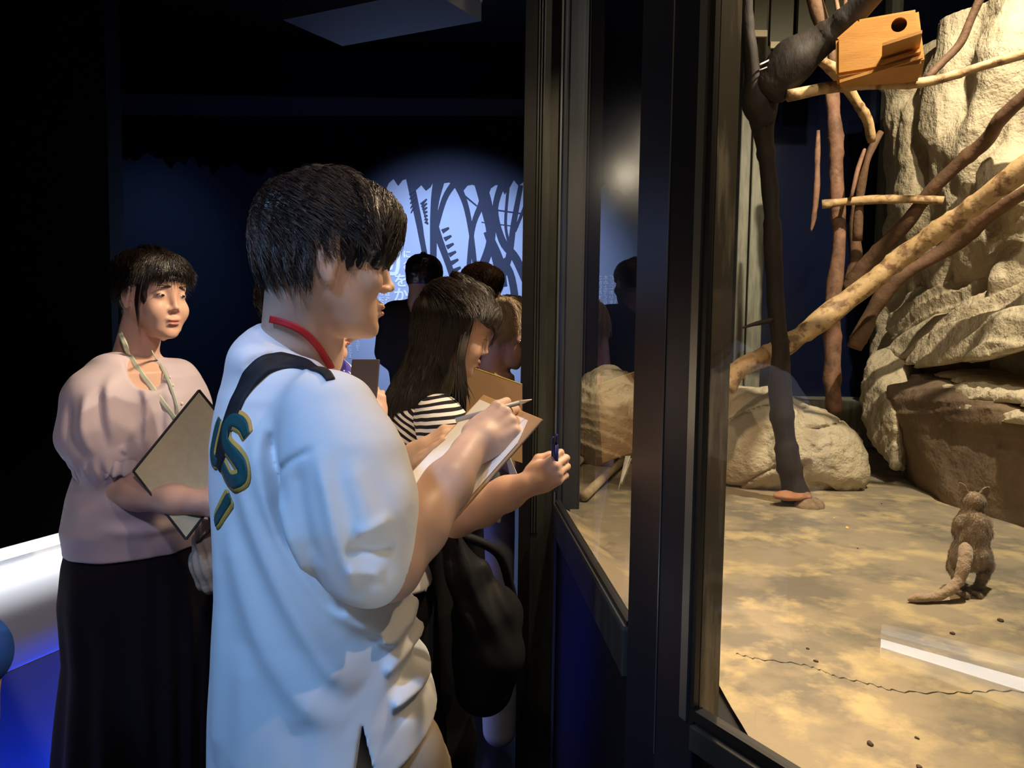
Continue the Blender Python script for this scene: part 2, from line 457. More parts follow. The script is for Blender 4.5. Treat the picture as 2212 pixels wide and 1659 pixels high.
limb([(1000, 420), (1030, 445)], [4, 3]); limb([(1085, 560), (1105, 600), (1120, 700)], [14, 16, 16])
for i in range(7): limb([(910 + i * 1.5, 445 - 3 + i * 6), (922 + i * .5, 430 + i * 9)], [7, 3])
for i in range(7): limb([(955 + i * 5, 500 + i * 17), (970 + i * 5, 492 + i * 17)], [9, 4])
for i in range(5): limb([(897, 410 + i * 8), (884 + i, 420 + i * 10)], [5, 2])
# dark canopy printed along the top of the panel
cv = [wp(120, 250), wp(1200, 250)]
edge = [wp(1200 - i * 10, 400 - max(0, i - 40) * 1.2 + 10 * math.sin(i * .7) + 8 * math.sin(i * 1.9) + 4 * math.sin(i * 4.1)) for i in range(108)]
bmv.add([tuple(p) for p in cv + edge], [tuple(range(len(cv) + len(edge)))])
mur = bmv.build('tree_silhouettes', mural_m, pan)
def text(name, body, px, py, hpx, parent, vertical=True, sp=1.0, off=.016, Y=WY, mat=text_m, pos=None, size=None):
    c = bpy.data.curves.new(name, 'FONT'); c.body = '\n'.join(body) if vertical else body
    c.size = (size or hpx / FOC * Y * 1.05); c.space_line = sp; c.extrude = .0006; c.offset = c.size * .02; c.resolution_u = 2
    p = A(px, py, Y - off) if pos is None else pos
    o = bpy.data.objects.new(name, c); COL.objects.link(o)
    dg = bpy.context.evaluated_depsgraph_get(); me = bpy.data.meshes.new_from_object(o.evaluated_get(dg)); bpy.data.objects.remove(o)
    R = Matrix(((1, 0, 0), (0, 0, -1), (0, 1, 0))).to_4x4()
    me.transform(Matrix.Translation([float(v) for v in p]) @ R)
    return link(name, me, mat, parent)
text('title_lettering', '匂', 803, 588, 62, pan)
text('reading_lettering', 'に', 870, 556, 17, pan); text('reading_lettering', 'お', 870, 580, 17, pan)
for i, b in enumerate(('夜行性のなかま', '鼻でさがす')): text('small_lettering', b, 752 + i * 16, 728, 8, pan, sp=.9)
# the text that the long pane mirrors: placed on the same wall, further along
KS = 0.68          # the exhibit is laid out at 1:1 below and then brought to its real size about the eye point
FP0, FP1 = np.array([0.311, 1.89]), np.array([0.203, 3.287])
_t = (FP1 - FP0) / np.linalg.norm(FP1 - FP0); _n = np.array([-_t[1], _t[0]])
def mirrored(px, py, Y):
    d = _f + (px - 1106) / FOC * _r - (py - 829.5) / FOC * _u
    k = ((FP0 * KS - CAM[:2]) @ _n) / (d[:2] @ _n); h = CAM + d * k; dd = d.copy(); dd[:2] -= 2 * (d[:2] @ _n) * _n
    return h + dd * ((Y - h[1]) / dd[1])
MX = [mirrored(px, 610, WY - .016) for px in (1214, 1252, 1340)]
def pj(P):
    q = np.array(P) - CAM; w_ = q @ _f; return 1106 + FOC * (q @ _r) / w_, 829.5 - FOC * (q @ _u) / w_
print('MIRROR', [pj(mirrored(px, py, WY)) for px, py in ((1214, 610), (1250, 604), (1340, 604), (1300, 760))])
rows = ['森のなかは夜になるとまっ暗ですが', '目のかわりに鼻をつかって歩き', 'においで仲間をみわけたり', '食べものがどこにあるかを', 'さがしだすことができます', '木の上でくらす動物たちは', '枝ににおいをつけて自分の', 'なわばりを知らせています']
for i, rtxt in enumerate(rows):
    p = mirrored(1250 + i * 12.5, 604, WY - .016)
    text('body_lettering', rtxt[:15], 0, 0, 0, pan, pos=p, size=.058, sp=.98)
text('heading_lettering', 'をか', 0, 0, 0, pan, pos=mirrored(1232, 624, WY - .016), size=.165, sp=.98)

# ------------------------------------------------------------------ counter with a lit white panel on the left
ca, cb = np.array([-2.3, -.32]), np.array([-1.03, 3.20])      # the edge of the counter nearest the wall
cdir = (cb - ca) / np.linalg.norm(cb - ca); cn = np.array([cdir[1], -cdir[0]])   # towards the hall
_led = [AZ(0, 1197, .86), AZ(177, 1148, .86)]
cdir = (_led[1] - _led[0])[:2]; cdir /= np.linalg.norm(cdir); cn = np.array([cdir[1], -cdir[0]])
ca = _led[0][:2] - cdir * 1.8; cb = _led[0][:2] + cdir * 1.2
print('COUNTER', ca, cb)
def cpt(a, off, z): return (*(a + cn * off), z)
ct = empty('display_counter', (*((ca + cb) / 2), 0), 'low display counter with brightly lit white sloping panel and blue-lit front', 'counter')
pr_ = [(.04, .835), (.09, .820), (.14, .790), (.18, .745), (.205, .69), (.215, .62)]
mesh_from('sloping_panel', [cpt(e_, o_, z_) for o_, z_ in pr_ for e_ in (ca, cb)] + [cpt(e_, o_ - .015, z_ - .015) for o_, z_ in pr_ for e_ in (ca, cb)],
          [(2 * i, 2 * i + 1, 2 * i + 3, 2 * i + 2) for i in range(5)] + [(12 + 2 * i, 14 + 2 * i, 15 + 2 * i, 13 + 2 * i) for i in range(5)] + [(10, 11, 23, 22), (0, 12, 13, 1)], white_panel, ct, True)
MB().slab([cpt(ca, .215, .615), cpt(cb, .215, .615), cpt(cb, .20, 0), cpt(ca, .20, 0)], (*cn, 0), .03).build('front_board', counter_m, ct)
MB().slab([cpt(ca, -.05, .86), cpt(cb, -.05, .86), cpt(cb, .03, .85), cpt(ca, .03, .85)], (0, 0, 1), .03).build('rear_rail', white_panel, ct)
MB().slab([cpt(ca, -.05, .83), cpt(cb, -.05, .83), cpt(cb, .19, .60), cpt(ca, .19, .60)], (.3, 0, 1), .02).build('inner_board', black, ct)
mid = (_led[0][:2] + _led[1][:2]) / 2
la = area('counter_lamp', (*(mid + cn * .02), 1.12), (*(mid + cn * .16), .78), 5, (.92, .95, 1.0), .05, 2.2, 110)
la.rotation_euler = (Matrix((( cdir[0], 0, 0), (0, 0, 0), (0, 0, 0))).to_euler())
_z = Vector((-cn[0] * .45, -cn[1] * .45, 1)).normalized(); _y = Vector((*cdir, 0)); _x = _y.cross(_z)
la.matrix_world = Matrix(((_x[0], _y[0], _z[0], mid[0] - cn[0] * .0), (_x[1], _y[1], _z[1], mid[1]), (_x[2], _y[2], _z[2], 1.02), (0, 0, 0, 1)))
lb_p = mid + cdir * .3 + cn * .75
lb = area('blue_floor_lamp', (*(mid + cdir * .3 + cn * .42), .06), (*(mid + cdir * .3 + cn * .21), .26), 13, (.015, .06, 1.0), 1.6, .05, 120)

# hanging panel under the ceiling
hz = 2.47
q = [AZ(740, 58, hz), AZ(610, -2, hz)]; q2 = AZ(1040, 0, hz)
q4 = q[1] + (q2 - q[0]); 
hp = empty('ceiling_panel', (*((q2 + q[1]) / 2)[:2], hz), 'dark glossy flat panel hanging below the ceiling', 'ceiling panel')
MB().slab([q[0], q2, q4, q[1]], (0, 0, -1), -.06).build('housing', M('dark_gloss', (.03, .035, .06), .2), hp)
MB().tube([q[0], q2], .008, 8).build('edge_strip', metal_l, hp, True); MB().tube([q[0], q[1]], .006, 8).build('edge_strip', post_blue, hp, True)
for k in (.3, .7): MB().tube([q[1] * (1 - k) + q2 * k + np.array([0, 0, .06]), q[1] * (1 - k) + q2 * k + np.array([0, 0, .9])], .015, 8).build('hanger', black, hp)

# ------------------------------------------------------------------ the glass front of the exhibit
HALL = set(bpy.data.objects); Z0 = 1.5 - 1.5 / KS
K = np.array([.317, 1.536]); G1 = np.array([.373, 1.44]); tn = np.array([.505, -.863]); ni = np.array([.863, .505])
P0 = FP0; SZ, TOP = .75, 4.15
tf = _t; nf = np.array([_t[1], -_t[0]])                     # far pane: along, and inward (+x)
if nf[0] < 0: nf = -nf
G2 = G1 + tn * 1.55
post = [tuple(P0), tuple(K), tuple(G1), tuple(G1 + ni * .062), (.47, 1.72), (.45, 1.93)]
po = empty('corner_post', (.38, 1.6, Z0), 'wide dark metal corner post between the two glass panes', 'post')
MB().prism(post, Z0, TOP).build('post_body', post_blue, po, bevel=.004)
o_ = G1 - ni * .004
MB().prism([tuple(G1 - tn * .034 - ni * .006), tuple(G1 - tn * .012 - ni * .008), tuple(G1 - tn * .012), tuple(G1 - tn * .034)], .72, TOP).build('bead', metal_l, po)
MB().prism([tuple(G1 - tn * .010 - ni * .003), tuple(G1 + tn * .004 - ni * .003), tuple(G1 + tn * .004 + ni * .01), tuple(G1 - tn * .010)], .72, TOP).build('gasket', gasket, po)
MB().prism([tuple(G1 + tn * .0045 + ni * .012), tuple(G1 + tn * .0045 + ni * .066), tuple(G1 + tn * .001 + ni * .066), tuple(G1 + tn * .001 + ni * .012)], .66, TOP).build('inner_lining', stain, po)
MB().tube([(K[0] - .001, K[1] - .001, .6), (K[0] - .001, K[1] - .001, TOP)], .0016, 6).build('corner_strip', metal_l, po)
# near window
w1 = empty('window_1', (*G1, SZ), None, None); w1['kind'] = 'structure'
def seg(a, b, n, d0, d1, z0, z1): return [(*(a + n * d0), z0), (*(b + n * d0), z0), (*(b + n * d1), z0), (*(a + n * d1), z0)], z1 - z0
def bar(a, b, n, d0, d1, z0, z1):
    q, h = seg(a, b, n, d0, d1, z0, z1); return MB().slab(q, (0, 0, -1), h)
gl = MB().slab([(*(G1 + ni * .008), SZ - .02), (*(G2 + ni * .008), SZ - .02), (*(G2 + ni * .008), TOP), (*(G1 + ni * .008), TOP)], (*ni, 0), .0001)
def pane(name, a, b, n, off, parent, glass=None):
    glass = glass or globals()['glass']
    v = [(*(a + n * off), SZ - .02), (*(b + n * off), SZ - .02), (*(b + n * off), TOP), (*(a + n * off), TOP)]
    return mesh_from(name, v, [(0, 1, 2, 3)], glass, parent)
pane('glass_pane', G1, G2, ni, .006, w1)
bar(G1 - tn * .005, G2, ni, -.005, .02, SZ - .022, SZ).build('gasket', gasket, w1)
bar(G1 + tn * .01, G2, ni, -.02, .02, SZ - .075, SZ - .024).build('window_frame', metal, w1, bevel=.003)
w2 = empty('window_2', (*P0, SZ), None, None); w2['kind'] = 'structure'
pane('glass_pane', P0, FP1, nf, .006, w2, glass_far)
bar(P0, FP1, nf, -.003, .02, SZ - .014, SZ).build('gasket', gasket, w2)
bar(P0, FP1, nf, -.010, .02, SZ - .024, SZ - .014).build('bead', metal_l, w2)
bar(P0, FP1, nf, -.012, .02, SZ - .15, SZ - .024).build('window_frame', metal, w2, bevel=.003)
# far post
fp = empty('end_post', (.12, 3.4, Z0), 'narrower dark metal post at the far end of the long pane', 'post')
MB().box((.045, 3.29, Z0), (.20, 3.50, TOP)).build('post_body', metal, fp)
MB().box((.038, 3.275, Z0), (.090, 3.30, TOP)).build('dark_edge', black, fp)
for x in (.094, .106, .118): MB().box((x, 3.278, .6), (x + .006, 3.30, TOP)).build('rib', metal, fp, bevel=.001)
MB().box((.193, 3.272, .6), (.201, 3.30, TOP)).build('bead', metal_l, fp)
# plinth below the panes
EF0 = .66
st(MB().prism([tuple(P0 + nf * .015), tuple(K + ni * .012), tuple(G1 + ni * .015), tuple(G2 + ni * .02), tuple(G2 + ni * .04), tuple(G1 + ni * .035), (K[0] + .04, K[1] + .02), tuple(P0 + nf * .035)], Z0, SZ - .08).build('wall_plinth', black))
st(MB().prism([tuple(P0 + nf * .015), tuple(P0 + nf * .035), tuple(FP1 + nf * .035), tuple(FP1 + nf * .015)], Z0, SZ - .08).build('wall_plinth', black))
st(MB().prism([tuple(P0 + nf * .015), tuple(K + ni * .012), tuple(G1 + ni * .015), tuple(G2 + ni * .02), (G2[0] + .1, G2[1] + .3), (.6, 1.9), (.35, 3.30), (FP1[0] + .01, 3.30)], Z0, EF0 - .02).build('wall_plinth', black))
# exhibit floor, shell
efloor = M('exhibit_concrete', (.28, .235, .165), .75, .3, var=((.17, .152, .12), 4.6, .47, .60), var2=((.44, .355, .20), 7.5, .50, .64), bump=(14, .5, .02), bump2=(60, .35, .004))
EF = .66
def floor_patch():
    nx, ny = 150, 190; xs = np.linspace(.2, 4.4, nx); ys = np.linspace(.1, 7.0, ny); X, Y = np.meshgrid(xs, ys, indexing='ij')
    Z = EF + .008 * fbm(X, Y, X * 0, 1.6, 4, 5)
    v = np.stack([X, Y, Z], -1).reshape(-1, 3); f = []
    def inside(x, y):
        a = (x - G1[0]) * ni[0] + (y - G1[1]) * ni[1] > .05
        b = x > .50 if 1.4 < y < 1.95 else ((x - P0[0]) * nf[0] + (y - P0[1]) * nf[1] > .03 if y < 3.4 else x > .27)
        return a and b
    ok = np.array([[inside(x, y) for y in ys] for x in xs])
    for i in range(nx - 1):
        for j in range(ny - 1):
            if ok[i, j] and ok[i + 1, j] and ok[i, j + 1] and ok[i + 1, j + 1]:
                f.append((i * ny + j, (i + 1) * ny + j, (i + 1) * ny + j + 1, i * ny + j + 1))
    return v, f
v, f = floor_patch()
ef = mesh_from('floor_exhibit', v, f, efloor, None, True); ef['kind'] = 'structure'
# kerb of concrete rising to the glass
kb = MB()
kb.add([(*(G1 + ni * .02), SZ - .03), (*(G2 + ni * .02), SZ - .03), (*(G2 + ni * .16), EF - .01), (*(G1 + ni * .16 + tn * -.0), EF - .01)], [(0, 1, 2, 3)])
kb.add([(*(P0 + nf * .02), SZ - .03), (*(FP1 + nf * .02), SZ - .03), (*(FP1 + nf * .16), EF - .01), (*(P0 + nf * .16), EF - .01)], [(3, 2, 1, 0)])
st(kb.build('trim_1', efloor))
# back of the exhibit
back_dk = M('dark_blue_back_glass', (.006, .010, .035), .18, .5)
grey_fr = M('grey_back_frame', (.30, .30, .24), .5, .4, var=((.16, .16, .13), 12, .4, .7), stretch=(4, 4, .5))
st(MB().box((.25, 3.50, Z0), (.33, 5.75, TOP)).build('wall_exhibit', M('exhibit_side_paint', (.02, .025, .04), .6)))
bw = empty('window_3', (2.2, 5.9, 1.0)); bw['kind'] = 'structure'
MB().box((.3, 5.95, Z0), (4.4, 6.05, TOP)).build('dark_glass', back_dk, bw)
for a, b, y0, y1, yy in ((1582, 1604, 230, 850, 5.55), (1608, 1640, 240, 850, 5.55), (1888, 1912, -60, 850, 5.8)):
    p, q_ = A(a, y1, yy), A(b, y1, yy); MB().box((p[0], yy, .66), (q_[0], yy + .12, TOP)).build('frame_post', grey_fr, bw, bevel=.008)
p = A(1600, 862, 5.6); MB().box((1.6, 5.55, .66), (3.6, 5.95, p[2])).build('back_sill', grey_fr, bw, bevel=.01)
for i, (a, b, y) in enumerate(((1628, 1656, 70), (1663, 1712, 95), (1722, 1770, 110), (1778, 1850, 118))):
    p, q_ = A(a, y, 4.9), A(b, y, 4.9)
    s_ = MB().box((p[0], 4.9, p[2]), (q_[0], 4.94, TOP)).build('slat_board', M('grey_board', (.11, .105, .075), .7), None); tag(s_, ['grey upright board nearest the corner post', 'grey upright board behind the white cable', 'grey upright board left of the sloping dark log', 'grey upright board behind the nest box'][i], 'board', 'grey boards at the top of the exhibit')
    MB().box((p[0], 4.885, p[2] - .03), (q_[0], 4.905, p[2] + .01)).build('light_edging', M('edging', (.5, .42, .28), .6), s_)
# ------------------------------------------------------------------ exhibit: rocks
rock_c = (.56, .48, .34)
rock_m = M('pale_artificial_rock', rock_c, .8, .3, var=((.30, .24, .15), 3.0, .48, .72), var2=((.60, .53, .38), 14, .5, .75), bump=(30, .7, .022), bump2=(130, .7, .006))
rock_d = M('recess_shade_rock', (.22, .15, .09), .8, .3, var=((.13, .09, .055), 4, .45, .7), bump=(22, .7, .02), bump2=(110, .5, .006))  # darker copy of the rock, with the recess shade put into its colour
def rockdisp(amp=.03, strata=.02, seed=1, tilt=(.08, .31), sc=2.2, pit=.006):
    def fn(x, y, z):
        w = .12 * fbm(x, y, z, 1.3, 3, seed + 9)
        s = (z + tilt[0] * x + tilt[1] * y + w)
        t = s * 9.5 + 1.2 * vnoise(x * 2.2, y * 2.2, s * 3, seed + 3); sw = t - np.floor(t)
        g = strata * (1.5 * sw ** 2 * np.clip((1 - sw) * 12, 0, 1) - .5)
        p = vnoise(x * 38, y * 38, z * 38, seed + 5)
        return -amp * fbm(x, y, z, sc, 4, seed) - g - pit * 0 + pit * np.clip(p - .25, 0, 1) * 2
    return fn
def prismpts(front, shift=(.6, .15, 0)):
    F = [A(*p) for p in front]; return F + [f_ + np.array(shift) for f_ in F]

# tall ridged rock wall on the right
S = Shape()
S.u(hull(prismpts([(1935, -140, 5.3), (1928, 200, 5.3), (1940, 420, 5.3), (1900, 620, 5.2), (1880, 900, 5.3), (2300, -200, 3.6), (2330, 500, 3.5), (2330, 1000, 3.6)], (1.2, .5, 0))), .05)
for a in ([(1990, -100, 4.9), (1975, 150, 4.9), (2030, 420, 4.7), (2080, 560, 4.6)], [(2110, -100, 4.3), (2080, 260, 4.4), (2150, 560, 4.2)], [(2190, 120, 4.0), (2165, 330, 4.1), (2220, 620, 3.9)], [(2050, 60, 4.7), (2120, 300, 4.3), (2230, 420, 3.8)]):
    S.chain([(A(*p), .16) for p in a], .08)
def wdisp(x, y, z):
    q = y * 1.0 + .35 * z + .25 * fbm(x, y, z, 1.2, 3, 4)
    v = vnoise(q * 5, z * .7, x * .7, 8); r = -.07 * np.abs(v)
    g = .03 * np.clip(1 - np.abs(vnoise(q * 3.1, z * .9, x, 21)) / .1, 0, 1)
    return -.05 * fbm(x, y, z, 2.4, 4, 2) - r * -1 + g + .008 * np.clip(vnoise(x * 30, y * 30, z * 30, 7) - .2, 0, 1) * 2
rw = S.build('rock_cliff', .02, rock_m, None, wdisp, .2, clip=((1.9, 2.6, .6), (3.6, 6.2, 3.3)), relax=0)
tag(rw, 'tall pale ridged artificial rock cliff rising behind the stacked slabs', 'rock')

rp = empty('rock_pile', A(2062, 1120, 3.7), 'pile of pale layered rock slabs on a big brown block behind the animal', 'rock')
def slab_rock(name, front, shift, seed, label, cat='rock', mat=rock_m, amp=.032, strata=.014, h=.014, k=.0):
    S = Shape(); S.u(hull(prismpts(front, shift)), 0)
    o = S.build(name, h, mat, rp, rockdisp(amp, strata, seed), .1, relax=0, pad=.08)
    return tag(o, label)
slab_rock('rock_slab', [(1905, 700, 5.0), (1925, 668, 4.9), (1990, 610, 4.8), (2090, 560, 4.3), (2260, 505, 3.7), (2260, 640, 3.6), (2060, 668, 4.3), (1925, 742, 4.9)], (.5, .3, .06), 11, 'topmost long pale rock slab slanting up to the right', 'rock')
slab_rock('rock_slab', [(1905, 770, 4.8), (1925, 735, 4.7), (2000, 692, 4.5), (2260, 585, 3.55), (2260, 700, 3.45), (2100, 730, 3.9), (1960, 775, 4.5)], (.5, .3, .06), 12, 'second rock slab from the top, rough and pitted', 'rock')
slab_rock('rock_slab', [(1930, 800, 4.5), (1955, 765, 4.45), (2020, 712, 4.2), (2260, 648, 3.3), (2260, 745, 3.2), (2120, 762, 3.7), (2000, 790, 4.2)], (.5, .3, .05), 13, 'lowest overhanging rock slab above the dark recess', 'rock')
slab_rock('rock_slab', [(1940, 770, 4.75), (2260, 700, 3.75), (2260, 900, 3.75), (1940, 900, 4.75)], (.5, .3, 0), 14, 'recessed rock between slab and block, coloured brown for its shade', 'rock', rock_d)
slab_rock('rock_slab', [(1852, 765, 4.75), (1895, 742, 4.8), (1965, 750, 4.55), (1968, 830, 4.35), (1935, 900, 4.2), (1930, 1020, 4.15), (1888, 950, 4.5), (1850, 830, 4.75)], (.4, .4, -.02), 15, 'upright pale rock at the left end of the rock pile', 'rock', rock_m, .035, .008)
# big low block with layered ledge
S = Shape()
top = [(1912, 838, 4.35), (1975, 812, 4.25), (2260, 905, 3.15)]
base = [(1958, 1055, 4.02), (2062, 1120, 3.52), (2260, 1185, 3.0)]
pts = [A(*p) for p in top] + [A(*p) for p in base] + [A(*p) + np.array([.55, .25, .0]) for p in top + base] + [A(1912, 900, 4.25)]
for p in pts: p[2] = min(p[2], 3)
bas = [AZ(1958, 1055, EF - .05), AZ(2062, 1120, EF - .05), AZ(2262, 1178, EF - .05)]
S.u(hull(pts[:3] + bas + [p + np.array([.6, .3, 0]) for p in pts[:3] + bas]), .02)
def bdisp(x, y, z):
    up = np.clip((z - .98) / .12, 0, 1)
    v = vnoise(x * 1.1, y * 1.1, (z + .18 * x + .12 * y + .05 * fbm(x, y, z, 2, 2, 3)) * 22, 6)
    return -.035 * fbm(x, y, z, 2.0, 4, 31) + up * .045 * np.abs(v) - up * .03
b_ = S.build('rock_block', .014, M('shade_brown_block', (.22, .155, .10), .8, .3, var=((.13, .09, .06), 2.5, .45, .66), bump=(18, .6, .02), bump2=(100, .4, .005)), rp, bdisp, .12, relax=0, pad=.08)  # base colour lowered to hold the shade of the steep front
tag(b_, 'big low rock block with steep front, coloured brown for its shade')
for i, (fr, lab) in enumerate((([(1995, 872, 3.95), (2060, 850, 3.8), (2150, 868, 3.5), (2260, 905, 3.1), (2260, 930, 3.08), (2120, 908, 3.5), (2010, 890, 3.9)], 'thin pale layer jutting from the rock block, lower one'),
                               ([(2040, 838, 3.9), (2110, 822, 3.75), (2260, 862, 3.15), (2260, 888, 3.12), (2120, 862, 3.6), (2060, 856, 3.85)], 'thin pale layer jutting from the rock block, upper one'),
                               ([(1985, 812, 4.15), (2060, 800, 4.0), (2160, 822, 3.7), (2260, 850, 3.4), (2260, 870, 3.4), (2080, 832, 3.95)], 'pale cap layer on top of the rock block'))):
    slab_rock('rock_layer', fr, (.35, .2, .02), 40 + i, lab, 'rock', rock_m, .02, .012, .012)
# boulder
S = Shape(); Yb = 4.25
c = A(1712, 960, Yb)
S.u(ell(c + np.array([-.02, 0, -.02]), (.40, .36, .27)), .05)
S.u(ell(A(1625, 905, Yb + .05), (.27, .3, .20)), .10); S.u(ell(A(1800, 1010, Yb - .05), (.19, .26, .17)), .10)
S.u(ell(A(1600, 990, Yb), (.22, .28, .22)), .1)
S.i(lambda X, Y, Z: (EF - .02) - Z + 0 * X + 0 * Y, .01)
def bd(x, y, z):
    v = vnoise(x * 1.6, y * 1.6, (z - .35 * x + .1 * y + .06 * fbm(x, y, z, 2.5, 2, 9)) * 7, 16)
    cr = .028 * np.clip(1 - np.abs(v) / .07, 0, 1)
    return -.03 * fbm(x, y, z, 3.2, 4, 61) + cr + .010 * np.clip(vnoise(x * 34, y * 34, z * 34, 7) - .15, 0, 1) * 2 * np.clip(fbm(x, y, z, 3, 2, 5) + .4, 0, 1)
bo = S.build('boulder', .009, rock_m, None, bd, .1, relax=0, pad=.05)
tag(bo, 'large rounded pale boulder with cracks behind the dark tree trunk', 'boulder')
# rocks at the far left end, seen through the long pane
for i, (px_, py_, Y_, r_, lab_) in enumerate(((1305, 905, 4.9, (.27, .35, .36), 'grey-brown rock behind the long pane, beside the corner post'),)):
    c_ = A(px_, py_, Y_); c_[2] = EF + r_[2] * .75; S = Shape(); S.u(ell(c_, r_), 0); o = S.build('rock', .012, rock_m, None, rockdisp(.04, .02, 70 + i), .1, relax=0, pad=.06); tag(o, lab_, 'rock')
# two added bars standing in for rails mirrored in the long pane
for i, (a_, b_, lab_) in enumerate(((AZ(1222, 1022, EF + .03), AZ(1352, 908, EF + .04), 'straight pale bar standing in for a mirrored rail behind the long pane, farther of two'), (AZ(1262, 1072, EF + .03), AZ(1375, 968, EF + .04), 'straight pale bar standing in for a mirrored rail behind the long pane, nearer of two'))):
    b_ = a_ + (b_ - a_) * min(1, 1.1 / np.linalg.norm(b_ - a_)); o = MB().tube([a_, (a_ + b_) / 2 + np.array([0, 0, .004]), b_], [.026, .024, .022], 12).build('pole', M('mirrored_rail_pale', (.52, .42, .27), .6, var=((.36, .27, .16), 12, .45, .65)), None, True); tag(o, lab_, 'pole')
# stones at the foot of the trunk
stone_m = M('brown_stone', (.26, .18, .11), .8, .3, var=((.15, .10, .06), 30, .45, .65), bump=(90, .8, .006)); stone_r = M('reddish_stone', (.36, .17, .09), .75, .3, var=((.2, .1, .06), 25, .45, .7), bump=(70, .6, .005))
def stone(px, py, Y, r, mat, seed, label, R=None):
    S = Shape(); c = A(px, py, Y); S.u(ell(c, r, R), 0)
    o = S.build('stone', .004, mat, None, lambda x, y, z: -.012 * fbm(x, y, z, 14, 3, seed), .04, relax=0); return tag(o, label, 'stone')
stone(1748, 1094, 3.60, (.075, .06, .042), stone_m, 3, 'round brown pitted stone at the foot of the dark trunk')
stone(1712, 1072, 3.62, (.088, .055, .022), stone_r, 4, 'flat reddish stone leaning on the round stone')
stone(1708, 1100, 3.66, (.062, .05, .03), stone_m, 5, 'small dark stone under the flat reddish stone')
# pebbles and crumbs scattered
rnd = random.Random(4); dgv = bvh_of(ef)
peb = M('dark_crumb', (.06, .04, .03), .8); yel = M('yellow_food', (.75, .55, .12), .6)
k = 0
for (px, py, rr, mt, lb) in ((2160, 1336, .011, peb, 'largest dark crumb on the concrete, right of the tail'), (2058, 1362, .009, peb, 'dark crumb below the tail tip'), (1763, 1428, .007, peb, 'dark crumb on the floor crack'), (1880, 1600, .008, peb, 'dark crumb near the lower edge of the pane'), (1745, 1400, .006, peb, 'small dark crumb above the floor crack'), (1982, 1586, .006, peb, 'small dark crumb on the bare floor, lower right'),
                             (1853, 1183, .006, peb, 'dark crumb left of the animal'), (1905, 1090, .007, peb, 'dark crumb near the rock foot'), (1821, 1079, .009, yel, 'yellow food crumb right of the round stone'), (1802, 1117, .008, yel, 'yellow food crumb below the round stone'), (1830, 1141, .011, yel, 'largest yellow food crumb, beside the branch shadow'), (1985, 1650, .007, peb, 'dark crumb at the bottom edge of the picture')):
    p = AZ(px, py, EF + .002); p[2] = dgv.ray_cast(Vector((p[0], p[1], 1)), Vector((0, 0, -1)))[0][2] + rr * .2; rr *= .8; S = Shape(); S.u(ell(p, (rr, rr * 1.2, rr * .6)), 0)
    o = S.build('floor_crumb', .0025, mt, None, lambda x, y, z: -.003 * fbm(x, y, z, 90, 2, int(px)), .02); tag(o, lb, 'crumb'); k += 1
# crack in the floor
crk = [(1590, 1410), (1640, 1422), (1730, 1432), (1775, 1445), (1810, 1458), (1880, 1472), (1940, 1486), (2060, 1490), (2150, 1486), (2260, 1490)]
C_ = catmull([AZ(x, y, EF + .004) for x, y in crk], 8); mbk = MB(); vv = []
for i, p in enumerate(C_):
    p = p + np.array([0, .006 * math.sin(i * 1.9), 0]); p[2] = EF + .012; ww = .0016 * (1 + .5 * math.sin(i * 2.3)); vv += [p + np.array([0, ww, 0]), p - np.array([0, ww, 0])]
dgv = bvh_of(ef)
vv = [np.array(dgv.ray_cast(Vector((p[0], p[1], 1)), Vector((0, 0, -1)))[0] or p) + np.array([0, 0, .0012]) for p in vv]
cr = mesh_from('floor_crack', vv, [(2 * i, 2 * i + 1, 2 * i + 3, 2 * i + 2) for i in range(len(C_) - 1)], M('crack_dark', (.03, .02, .012), .9)); cr['kind'] = 'structure'; cr.name = 'trim_2'

